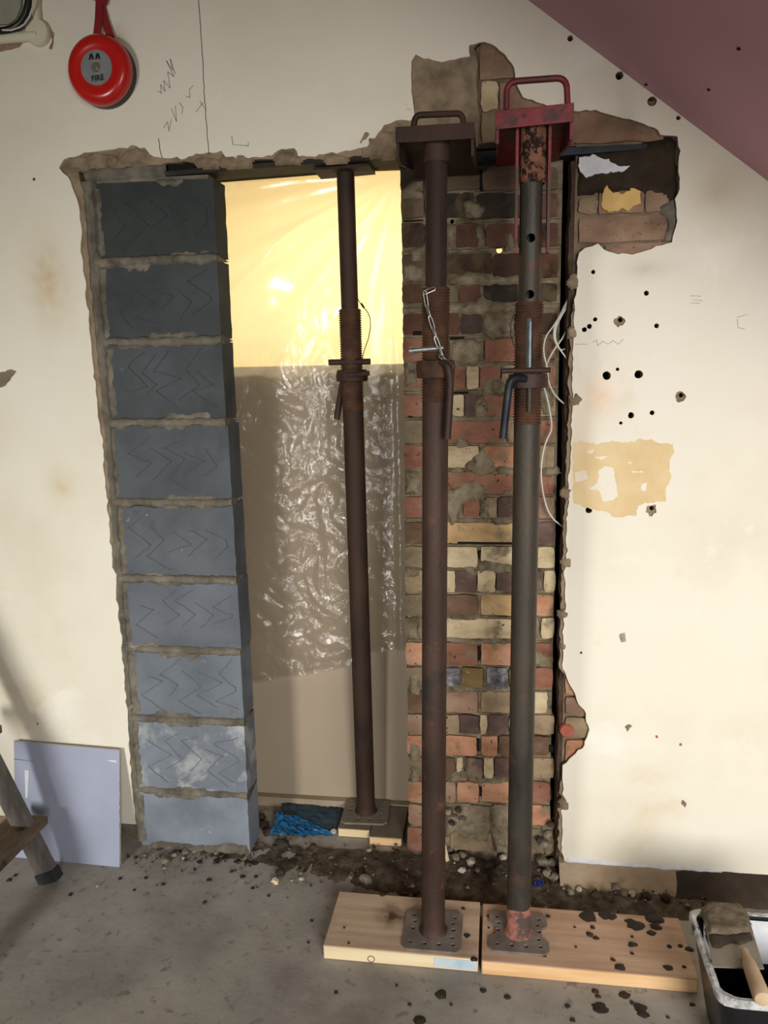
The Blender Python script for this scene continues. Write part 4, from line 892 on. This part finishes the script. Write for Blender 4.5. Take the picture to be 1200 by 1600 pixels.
pts = [P(x, y, -.36) for x, y in ((822, 592), (797, 590), (792, 628), (786, 685))]; pts[0].y = -.34; g = G(); g.tube(arc_rod(pts, .03), .0088, 12); mk('handle', g, m_bluesteel, pr3, True)
pts = [P(x, y, -.33) for x, y in ((807, 488), (801, 495), (798, 508), (798, 522), (802, 538), (808, 548))]; g = G(); g.tube(pts, .0011, 6); mk('pin_wire', g, m_wire, pr3, True)
c = ax3(zc3); q0, q1 = P(829, 502, -.34), P(828, 574, -.34)
g = G(); g.tube([(q0.x, c.y - .0225, q0.z), (q1.x, c.y - .0225, q1.z)], .0052, 10); mk('slot_bar', g, M('worn_slot_steel', [(86, 96, 102), (128, 138, 142)], 40, 5, .45, metal=.4), pr3, True)
q0, q1 = P(828, 586, -.345), P(827, 644, -.345); g = G(); g.tube([(q0.x, c.y - .036, q0.z), (q1.x, c.y - .034, q1.z)], .0055, 10); mk('locking_bar', g, m_rustgreen, pr3, True)

# ---- masonry supports standing on the props
def support(label, x, yf, z, w, depth, mat, mtube, hpts, sock, drop, tiltx):
    root = thing('masonry_support', (x, -.30, z), label, 'support')
    t = .006; lip = .036 if drop else .032
    g = G(); g.box((x - w / 2, yf, z), (x + w / 2, yf + depth, z + t)); g.warp(lambda p: Vector((p.x, p.y, p.z + tiltx * (p.x - x)))); mk('plate', g, mat, root, bevel=.001)
    g = G(); g.box((x - w / 2, yf - .006, z - lip * .55), (x + w / 2, yf, z + lip * .45)); g.warp(lambda p: Vector((p.x, p.y, p.z + tiltx * (p.x - x)))); mk('front_lip', g, mat, root, bevel=.0012)
    for s in (-1, 1):
        xx = x + s * (w / 2 - .004); g = G()
        v = [(xx - .003, yf, z), (xx - .003, yf, z - .05), (xx - .003, yf + .05, z - .05), (xx - .003, yf + depth * .75, z - .004), (xx - .003, yf + depth * .75, z)]
        v2 = [(p[0] + .006, p[1], p[2]) for p in v]; n = len(v)
        g.add(v + v2, [tuple(range(n)), tuple(range(2 * n - 1, n - 1, -1))] + [(k, k + n, (k + 1) % n + n, (k + 1) % n) for k in range(n)]); mk('side_flange', g, mat, root)
    g = G(); g.tube(arc_rod(hpts, .022, 6), .0066, 10); mk('handle', g, mat, root, True)
    g = G(); g.lathe([(.0262, z - sock), (.0285, z - sock + .006), (.0285, z - .001), (.0262, z - .001)], 28, (x, -.30, 0), close=True); mk('socket', g, mtube, root, True)
    if drop:
        for s in (-1, 1):
            xx = x + s * .034; g = G(); g.add([(xx - .003, -.322, z - .001), (xx + .003, -.322, z - .001), (xx + .003, -.25, z - .001), (xx - .003, -.25, z - .001), (xx - .003, -.322, z - drop), (xx + .003, -.322, z - drop), (xx + .003, -.29, z - drop), (xx - .003, -.29, z - drop)],
                [(0, 1, 2, 3), (7, 6, 5, 4), (0, 4, 5, 1), (1, 5, 6, 2), (2, 6, 7, 3), (3, 7, 4, 0)]); mk('web_plate', g, mat, root)
    return root
yf = -.345
z2p = P(680, 207, yf).z; x2 = (P(615, 205, yf).x + P(738, 205, yf).x) / 2; w2 = P(738, 205, yf).x - P(615, 205, yf).x
hp = [P(646, 200, yf + .03), P(649, 180, yf + .03), P(722, 177, yf + .03), P(725, 198, yf + .03)]
support('dark brown masonry support plate with loop handle on the middle prop', t2_.x, yf, z2p, w2, .4, m_rustdark, m_rustdark, hp, .05, 0, .0)
z3p = P(836, 181, yf).z; w3 = P(897, 180, yf).x - P(775, 180, yf).x
hp = [P(791, 172, yf + .02), P(792, 128, yf + .02), P(885, 121, yf + .02), P(887, 168, yf + .02)]
support('red painted masonry support plate with tall loop handle on the right prop', t3_.x + .002, yf, z3p, w3, .4, m_redpaint, m_orust, hp, .125, .27, .04)

# ---- fire bell
bc = P(166, 117, 0.0); gc = P(155, 110, -.052)
bell = thing('fire_bell', (bc.x, 0, bc.z), 'round red fire alarm bell on the wall at upper left', 'bell')
R = (P(206, 110, -.04).x - P(108, 110, -.04).x) / 2
g = G(); g.lathe([(0, -.001), (R * .99, -.001), (R, -.004), (R * .97, -.020), (.05, -.028), (0, -.028)], 40, (bc.x, 0, bc.z), 'Y'); mk('back_box', g, m_black, bell, True)
yg = -.022
prof = [(R * .985, yg), (R, yg - .003), (R, yg - .012), (R * .97, yg - .022), (R * .88, yg - .031), (R * .74, yg - .0345), (R * .62, yg - .032), (R * .54, yg - .030), (0, yg - .030)]
g = G(); g.lathe([(R * .95, yg + .001)] + prof, 56, (bc.x, 0, bc.z), 'Y'); mk('gong', g, m_bell, bell, True, auto=math.radians(60))
yl = yg - .0305; g = G(); g.lathe([(0, yl - .0012), (R * .49, yl - .0012), (R * .50, yl), (0, yl)], 48, (bc.x, 0, bc.z), 'Y'); lab = mk('label_disc', g, m_label, bell)
g = G(); g.lathe([(0, yl - .008), (.006, yl - .0075), (.0085, yl - .005), (.009, yl - .001)], 20, (bc.x, 0, bc.z), 'Y'); g.lathe([(.0095, yl - .0014), (.0125, yl - .0014), (.0125, yl - .003), (.0095, yl - .003)], 20, (bc.x, 0, bc.z), 'Y', True); mk('bolt', g, m_chrome, bell, True)
def letters(txt, size, c, y, mat, parent, rot=0., bold=.0):
    cu = bpy.data.curves.new('txt', 'FONT'); cu.body = txt; cu.size = size; cu.align_x = 'CENTER'; cu.align_y = 'CENTER'; cu.offset = bold; cu.extrude = .0002
    t = bpy.data.objects.new('txt', cu); COL.objects.link(t); dg = bpy.context.evaluated_depsgraph_get(); dg.update()
    me = bpy.data.meshes.new_from_object(t.evaluated_get(dg)); bpy.data.objects.remove(t)
    g = G(); R2 = Matrix.Rotation(rot, 2)
    g.v = []
    for q in me.vertices:
        w = R2 @ Vector((q.co.x, q.co.y)); g.v.append((c[0] + w.x, y - q.co.z, c[1] + w.y))
    g.f = [tuple(p.vertices) for p in me.polygons]
    return mk('lettering', g, mat, parent)
letters('FIRE', .019, (bc.x + .002, bc.z - .026), yl - .0016, m_ink, lab, .05, .0006)
g = G()
for s in (-1, 1):
    cx, cz = bc.x + s * .0088 - .002, bc.z + .021
    slab(g, [[(cx - .0075, cz - .002), (cx + .0075, cz - .002), (cx + .0035, cz + .012), (cx - .0035, cz + .012)], ], [circ((cx, cz + .0005), .0022, 8)], yl - .0018, yl - .001)
mk('emblem', g, m_ink, lab)
g = G()
for k_ in range(9): g.box((bc.x - .014 + k_ * .003, yl - .0016, bc.z + .0145), (bc.x - .0122 + k_ * .003, yl - .001, bc.z + .0172))
mk('small_print', g, m_pencil, lab)
# strap
def strap(g, pts, w, th=.001):
    for (a, b) in zip(pts[:-1], pts[1:]):
        a = Vector(a); b = Vector(b); d = (b - a); n = Vector((d.z, 0, -d.x)).normalized() * w / 2; t = Vector((0, th, 0))
        v = [a - n, b - n, b + n, a + n]; v = v + [q + t for q in v]; g.add(v, [(0, 1, 2, 3), (7, 6, 5, 4), (0, 4, 5, 1), (1, 5, 6, 2), (2, 6, 7, 3), (3, 7, 4, 0)])
g = G(); strap(g, [P(156, -14, -.006), P(154, 30, -.010), P(149, 76, -.018)], .021); strap(g, [P(153, -14, -.004), P(164, 32, -.008), P(180, 80, -.012)], .021); strap(g, [P(144, -6, -.008), P(168, 4, -.009)], .014)
o = mk('hanging_strap', g, m_strap); tag(o, 'folded red strap from which the fire bell hangs', 'strap')

# ---- junction box, conduits, dark cable loop (top left corner)
jc = P(62, 53, 0); jr = (P(79, 53).x - P(43, 53).x) / 2
jb = thing('junction_box', (jc.x, 0, jc.z), 'round junction box painted over with the wall, at top left', 'junction box')
g = G(); g.lathe([(0, -.016), (jr * .92, -.016), (jr, -.012), (jr * 1.02, 0)], 40, (jc.x, 0, jc.z), 'Y'); mk('lid', g, m_boxpaint, jb, True)
g = G(); g.tube([(jc.x, -.006, jc.z), (jc.x + .004, -.006, RZ - .01)], .012, 14); mk('conduit', g, m_boxpaint, jb, True)
g = G(); q = P(0, 58, -.004); d = Vector((q.x - jc.x, 0, q.z - jc.z)); g.tube([(jc.x, -.006, jc.z - .006), (jc.x + d.x * 1.6, -.006, jc.z - .006 + d.z * 1.2)], .013, 14); mk('conduit', g, m_boxpaint, jb, True)
g = G(); o_ = rag(W2([(0, 66), (12, 64), (26, 67), (38, 65), (30, 74), (14, 78), (0, 81)]), .008, .004, 60, 2, True); slab(g, [o_], [], -.0012, .001); mk('chipped_strip', g, BM['p'], wall)
g = G(); slab(g, [rag(W2([(66, 32), (76, 40), (84, 52), (84, 66), (81, 76), (78, 77), (81, 62), (79, 50), (72, 40), (64, 34)]), .006, .003, 60, 3, True)], [], -.0012, .001); mk('chipped_strip.001', g, m_render, wall)
g = G(); pts = [P(x, y, -.02) for x, y in ((46, -16), (44, 8), (40, 24), (31, 38), (20, 45), (6, 48), (-16, 49))]; g.tube(arc_rod(pts, .02, 3), .0095, 12, flat=.8); o = mk('cable_loop', g, m_black, smooth=True); tag(o, 'thick black cable curving round the top left corner of the photo', 'cable')
g = G(); pts = [P(x, y, -.030) for x, y in ((54, -10), (51, 12), (46, 26), (38, 38), (30, 43), (18, 47), (4, 47))]; g.tube(pts, .0024, 8); o = mk('thin_cable', g, m_whitewire, smooth=True); tag(o, 'thin pale wire running along the thick black cable', 'cable')
g = G(); o_ = [(P(-16, 0).x - .1, P(0, 40).z), XZ(18, 40), XZ(30, 30), XZ(36, 14), XZ(37, -10), (P(-16, 0).x - .1, P(36, -10).z)]; slab(g, [o_], [], -.012, -.002); o = mk('cover_plate', g, m_greybag, bevel=.002); tag(o, 'grey green cover plate inside the black cable loop', 'cover plate')

# ---- white cables hanging from the right jamb
cb = [[(889, 466), (880, 486), (866, 508), (852, 526), (849, 545), (851, 560), (856, 575), (856, 592), (862, 610), (874, 625), (886, 634)],
      [(888, 476), (876, 496), (868, 512), (867, 530), (874, 545), (884, 558), (891, 572)],
      [(887, 468), (872, 498), (865, 515), (866, 532), (876, 548), (883, 545)],
      [(887, 512), (878, 530), (868, 543), (858, 560), (853, 574)],
      [(848, 598), (853, 614), (858, 634), (862, 660), (862, 672), (852, 692), (847, 716), (845, 742), (849, 774), (856, 798), (865, 812), (878, 822)]]
labs = ['white cable looping from the slot down past the right prop collar', 'grey-white cable in the tangle, swinging back into the slot', 'innermost pale cable of the tangle beside the right jamb', 'short pale cable crossing the tangle diagonally', 'long white cable hanging lowest against the bricks right of the prop']
for pts, lb in zip(cb, labs):
    g = G(); q = [P(x, y, .03 if (i not in (0, len(pts) - 1)) else .05) for i, (x, y) in enumerate(pts)]; q = arc_rod(q, .03, 4); g.tube(q, .0021, 7); o = mk('cable', g, m_whitewire, smooth=True); tag(o, lb, 'cable', 'cables hanging by the right jamb')

# ---- plasterboard offcut leaning on the left wall
A_, B_, C_, D_ = Vector((-1.475, -.098, .0)), Vector((-1.128, -.108, .0)), P(186, 1172, -.022), P(22, 1158, -.022)
n_ = (B_ - A_).cross(D_ - A_).normalized(); n_ = n_ if n_.y < 0 else -n_
pb_ = thing('plasterboard_offcut', tuple((A_ + B_) / 2), 'blue-grey plasterboard offcut leaning on the wall behind the ladder', 'board')
g = G(); v = [A_, B_, C_, D_]; g.add(v + [q - n_ * .0125 for q in v], [(0, 1, 2, 3), (7, 6, 5, 4), (0, 4, 5, 1), (1, 5, 6, 2), (2, 6, 7, 3), (3, 7, 4, 0)]); mk('core', g, m_gypsum, pb_)
g = G(); e = []
for i in range(40):
    t = i / 39; e.append(B_.lerp(C_, t) + (B_ - A_).normalized() * (.0025 * nz((t * 40, 1, 2)) + .002))
v = [A_] + e + [D_]; v = [q + n_ * .0008 for q in v]; m = len(v); g.add(v + [q - n_ * .0006 for q in v], [tuple(range(m)), tuple(range(2 * m - 1, m - 1, -1))] + [(k, k + m, (k + 1) % m + m, (k + 1) % m) for k in range(m)]); mk('paper_face', g, m_pboard, pb_)
fx = lambda u, w: A_.lerp(B_, u).lerp(D_.lerp(C_, u), w) + n_ * .0028
g = G(); g.add([fx(.11, .52), fx(.13, .52), fx(.145, .76), fx(.105, .76)], [(0, 1, 2, 3)]); mk('filler_smear', g, m_white, pb_)
g = G(); g.add([fx(.90, .90), fx(.985, .895), fx(.98, .91), fx(.91, .91)], [(0, 1, 2, 3)]); mk('filler_smear', g, m_white, pb_)
g = G(); g.add([fx(.0, .845), fx(.2, .838), fx(.2, .842), fx(.0, .849)], [(0, 1, 2, 3)]); mk('score_line', g, m_ladder, pb_)

# ---- wooden step ladder (lower left)
lad = thing('step_ladder', (-1.29, -.2, 0), 'worn grey wooden step ladder with timber tread at lower left', 'ladder')
def beam(g, a, b, wx, wy, ux):
    a = Vector(a); b = Vector(b); t = (b - a).normalized(); s = Vector(ux); s = (s - t * s.dot(t)).normalized(); u = t.cross(s)
    v = [p + s * wx * i + u * wy * j for p in (a, b) for i, j in ((-.5, -.5), (.5, -.5), (.5, .5), (-.5, .5))]
    return g.add(v, [(3, 2, 1, 0), (4, 5, 6, 7), (0, 1, 5, 4), (1, 2, 6, 5), (2, 3, 7, 6), (3, 0, 4, 7)])
sdir = Vector((-1.42 + 1.284, 0, .344 - .009)).normalized()
for yy in (-.2, -.62):
    a = Vector((-1.291, yy, .0)); g = G(); beam(g, a + sdir * .03, a + sdir * 1.5, .058, .026, (1, 0, .3)); mk('stile', g, m_ladder, lad, bevel=.002)
    g = G(); beam(g, a + sdir * .006, a + sdir * .042, .066, .034, (1, 0, .3)); mk('rubber_foot', g, m_rubber, lad, bevel=.003)
for i in range(5):
    h = .172 + i * .285; c = Vector((-1.291, 0, 0)) + sdir * (h / sdir.z); g = G(); g.box((c.x - .075, -.628, h - .012), (c.x + .045, -.152, h + .012)); mk('tread', g, m_tread, lad, bevel=.003)
for yy in (-.2, -.62):
    a = Vector((-1.291, yy, 0)) + sdir * 1.45; g = G(); beam(g, (-2.45, yy, .0), (a.x - .05, yy, a.z), .05, .024, (1, 0, -.3)); mk('back_leg', g, m_ladder, lad, bevel=.002)

# ---- black tub with paint-crusted rim, trowel across it
zr = .215; bx0, bx1, by0, by1 = .452, .76, -.672, -.402
tub = thing('mixing_tub', ((bx0 + bx1) / 2, (by0 + by1) / 2, 0), 'black square plastic tub with white crusted rim at lower right', 'tub')
def rrect(x0, y0, x1, y1, r, n=5):
    o = []
    for (cx, cy, a0) in ((x1 - r, y0 + r, -90), (x1 - r, y1 - r, 0), (x0 + r, y1 - r, 90), (x0 + r, y0 + r, 180)):
        for k in range(n + 1): a = math.radians(a0 + 90 * k / n); o.append((cx + r * math.cos(a), cy + r * math.sin(a)))
    return o
def loft(g, rings, cap0=False, cap1=False):
    n = len(rings[0]); v = [p for R_2 in rings for p in R_2]; f = []
    for i in range(len(rings) - 1):
        for k in range(n): f.append((i * n + k, i * n + (k + 1) % n, (i + 1) * n + (k + 1) % n, (i + 1) * n + k))
    if cap0: f.append(tuple(range(n))[::-1])
    if cap1: f.append(tuple((len(rings) - 1) * n + k for k in range(n)))
    return g.add(v, f)
ins_ = lambda d, z, r=.035: [(x, y, z) for x, y in rrect(bx0 + d, by0 + d, bx1 - d, by1 - d, r)]
g = loft(G(), [ins_(.035, .0), ins_(.004, zr - .02), ins_(.004, zr), ins_(.008, zr), ins_(.010, zr - .02), ins_(.04, .012)], True, True); mk('body', g, m_black, tub, True)
g = loft(G(), [ins_(.005, zr - .016), ins_(-.004, zr - .014), ins_(-.005, zr), ins_(-.001, zr + .004), ins_(.007, zr + .003), ins_(.0085, zr - .008)]); g.warp(lambda p: p + Vector((.003 * nz(p, 60), .003 * nz(p, 60, 3), .003 * nz(p, 50, 7)))); mk('crusted_rim', g, m_scab, tub, True)
g = loft(G(), [[(bx0 + .03, by1 - .0135, zr - .005), (bx1 - .03, by1 - .0135, zr - .005)], [(bx0 + .03, by1 - .032, zr - .10), (bx1 - .03, by1 - .032, zr - .10)]]); g.f = g.f[:1]; g.v = [(p[0], p[1] - .002, p[2]) for p in g.v]; mk('paint_coat', g, m_white, tub)
tz = zr + .014
tw = thing('bucket_trowel', tuple(F(1150, 1470, tz)), 'mortar caked trowel with wooden handle lying across the black tub', 'trowel')
T4 = [F(1098, 1418, tz), F(1104, 1412, tz), F(1155, 1413, tz), F(1166, 1422, tz), F(1194, 1513, tz), F(1114, 1510, tz)]
g = G(); slab(g, [[(p.x, p.y) for p in T4]], [], tz, tz - .003, plane='XY'); mk('blade', g, m_steel, tw)
def cake(g, poly, z, h, seed, step=.005, edge=.012):
    h2 = G(); lump_grid(h2, poly, 0, h, seed, .45, edge, step); h2.v = [(p[0], p[2], z - p[1]) for p in h2.v]; return g.add(h2.v, h2.f)
g = cake(G(), rag([(p.x, p.y) for p in (F(1097, 1420, tz), F(1104, 1411, tz), F(1156, 1412, tz), F(1168, 1424, tz), F(1176, 1458, tz), F(1140, 1464, tz), F(1106, 1462, tz))], .008, .003, 60, 2, True), tz - .001, .010, 2); mk('mortar_cake', g, m_trowel, tw, True)
g = cake(G(), rag([(p.x, p.y) for p in (F(1105, 1458, tz), F(1140, 1460, tz), F(1175, 1456, tz), F(1178, 1470, tz), F(1158, 1478, tz), F(1142, 1474, tz), F(1124, 1484, tz), F(1108, 1480, tz))], .008, .004, 60, 3, True), tz - .001, .006, 3); mk('damp_band', g, m_trowelwet, tw, True)
ha, hb = F(1168, 1500, tz + .012), F(1192, 1562, tz + .012)
hd = (hb - ha); g = G(); g.tube([ha - hd * .25, ha, ha + hd * .1, ha + hd * .4, ha + hd * .75, ha + hd * .95, hb, hb + hd * .02], [.008, .010, .014, .0155, .017, .0175, .015, .006], 16); mk('handle', g, m_handle, tw, True)

# ---- rubble and mortar crumbs at the foot of the wall
g = G(); v = []; f = []; n = 130; xs = np.linspace(-1.05, .62, n + 1)
rows = [-.19, -.165, -.135, -.10, -.065, -.03, .01, .05]
for j, y in enumerate(rows):
    for x in xs:
        front = float(np.interp(x, [-1.05, -.75, -.45, -.2, .2, .62], [-.04, -.06, -.13, -.17, -.18, -.17])); hh = .012 if x > -.4 else .007
        t = max(0., min(1., (y - front) / .06)); z = -.004 + t * (hh + .010 * noise.fractal(Vector((x * 30, y * 30, 3)), 1.0, 2.0, 4)); v.append((x, min(y, .05), z))
for j in range(len(rows) - 1):
    for i in range(n): a = j * (n + 1) + i; f.append((a, a + 1, a + n + 2, a + n + 1))
g.add(v, f); mk('dirt', g, m_soil, floor, True, kind='stuff', auto=PI)
rs = random.Random(5); g1 = G(); g2 = G(); g3 = G()
def zone():
    r_ = rs.random()
    if r_ < .52: return rs.uniform(-.28, .62), rs.triangular(-.20, .05, -.06)
    if r_ < .74: return rs.uniform(-.78, -.26), rs.triangular(-.16, .27, .02)
    if r_ < .90: return rs.uniform(-1.12, -.72), rs.triangular(-.14, -.02, -.03)
    return rs.uniform(-1.2, .7), rs.uniform(-.3, -.1)
for i in range(430):
    x, y = zone(); r = rs.uniform(.0018, .0045) if rs.random() < .85 else rs.uniform(.0045, .0075)
    if y < -.18 and -.44 < x < .49: continue
    if -.51 < x < -.28 and .08 < y < .28: continue
    z = r * .5 + (.010 if (x > -.4 and y > -.12) else .002); (g1 if rs.random() < .42 else (g2 if rs.random() < .14 else g3)).add(*stone((x, y, z), r, i + .5))
for g_, m_ in ((g1, m_stone), (g2, m_stonew), (g3, m_stoned)): mk('crumbs', g_, m_, floor, kind='stuff')
big = [(258, 1344, 10, 's'), (272, 1336, 5, 'w'), (228, 1336, 5, 's'), (290, 1330, 8, 's'), (305, 1328, 7, 's'), (318, 1332, 6, 'd'), (338, 1332, 6, 's'), (440, 1318, 13, 'd'), (430, 1324, 8, 'd'), (456, 1273, 8, 'd'), (413, 1290, 10, 'd'), (418, 1300, 9, 'd'), (409, 1276, 9, 'd'),
       (521, 1299, 7, 'w'), (578, 1329, 6, 'w'), (430, 1377, 7, 'y'), (438, 1362, 9, 'd'), (471, 1373, 5, 'w'), (470, 1364, 5, 's'), (571, 1373, 12, 's'), (565, 1364, 8, 'd'), (588, 1346, 8, 'd'), (620, 1331, 7, 'd'), (632, 1366, 9, 'd'), (548, 1370, 5, 's'), (489, 1322, 6, 'd'), (492, 1338, 5, 'd'), (468, 1340, 6, 'd'), (421, 1347, 6, 'd'),
       (712, 1342, 9, 's'), (704, 1330, 8, 's'), (724, 1338, 8, 's'), (735, 1349, 9, 'w'), (722, 1362, 7, 'w'), (746, 1362, 6, 's'), (760, 1354, 9, 'd'), (780, 1356, 10, 'd'), (773, 1375, 9, 'd'), (786, 1341, 7, 'w'), (838, 1330, 9, 's'), (850, 1318, 9, 's'), (860, 1334, 10, 's'), (848, 1348, 11, 's'), (862, 1350, 9, 's'), (855, 1366, 10, 's'), (866, 1372, 9, 's'), (840, 1378, 8, 'd'), (856, 1302, 8, 's'), (862, 1288, 8, 'd'), (842, 1312, 7, 'd'),
       (890, 1395, 8, 's'), (905, 1392, 6, 'w'), (930, 1402, 11, 'd'), (950, 1404, 9, 'd'), (975, 1398, 7, 's'), (987, 1399, 7, 'w'), (1010, 1402, 8, 'd'), (1040, 1405, 9, 'd'), (962, 1390, 9, 's'), (700, 1268, 8, 's'), (708, 1276, 8, 's'), (716, 1266, 7, 'd'), (722, 1280, 7, 's'), (706, 1286, 7, 'd')]
cnt = {'s': 0}
for i, (px, py, r, c) in enumerate(big):
    rr = r / 640.; in_wall = py < 1320 and px > 690
    p = P(px, py, .045) if in_wall else F(px, py, rr * .6)
    if px > 690 and not in_wall: p.z += .006
    g = G(); g.add(*stone((0, 0, 0), rr, i * 1.37 + 3, .75, 2)); o = mk('rubble', g, {'s': m_stone, 'w': m_stonew, 'd': m_stoned, 'y': m_woodpale}[c]); o.location = p
    kind = {'s': 'grey broken mortar', 'w': 'white plaster', 'd': 'dark damp mortar', 'y': 'pale yellow stone'}[c]
    where = 'by the block pier' if px < 350 else ('on the doorway threshold' if px < 660 else ('at the foot of the brick pier' if px < 875 else 'under the right hand wall'))
    tag(o, '%s lump in the debris %s' % (kind, where), 'rubble', '%s lumps %s' % (kind, where))
g = G(); g.add([F(688, 1310, .04), F(694, 1308, .045), F(702, 1345, .012), F(697, 1347, .008)], [(0, 1, 2, 3)]); q = [Vector(p) + Vector((0, .012, -.006)) for p in g.v]; g.v += [tuple(p) for p in q]; g.f = [(0, 1, 2, 3), (7, 6, 5, 4), (0, 4, 5, 1), (1, 5, 6, 2), (2, 6, 7, 3), (3, 7, 4, 0)]
o = mk('wood_splinter', g, m_woodpale); tag(o, 'pale splinter of wood leaning on the brick pier behind the middle prop', 'splinter')
g = drape(G(), (F(832, 1388, .008), F(848, 1386, .008), F(850, 1376, .014), F(836, 1378, .014)), 8, .002, 9, .01); o = mk('blue_scrap', g, M('deep_blue_plastic', [(20, 30, 84), (34, 44, 110)], 12, 3, .5), smooth=True); tag(o, 'scrap of dark blue plastic in the rubble beside the right prop', 'scrap')
fs = [(690, 1554, 9), (655, 1595, 9), (755, 1548, 5), (793, 1558, 5), (887, 1572, 4), (930, 1549, 5), (934, 1557, 4), (938, 1575, 11), (976, 1555, 8), (988, 1567, 4), (1000, 1575, 10), (1005, 1585, 8), (1082, 1570, 4), (1044, 1590, 2.5), (895, 1594, 4), (312, 1347, 6), (340, 1344, 8), (352, 1340, 7), (372, 1346, 7), (388, 1346, 9), (398, 1349, 7), (362, 1362, 4), (380, 1370, 5), (327, 1375, 5), (255, 1382, 4), (110, 1398, 4), (188, 1373, 4), (210, 1391, 3), (228, 1372, 4), (320, 1410, 4), (395, 1388, 4), (400, 1370, 4), (420, 1400, 3), (460, 1352, 3), (478, 1330, 4), (487, 1439, 3), (482, 1473, 2.5), (525, 1551, 3), (640, 1570, 3), (705, 1570, 2.5), (620, 1540, 2.5), (15, 1375, 5), (24, 1368, 4), (500, 1352, 6), (540, 1346, 5), (605, 1352, 5)]
o = mk('mortar_splash', splats(G(), fs, 0.0), m_splash, floor, True, kind='stuff')
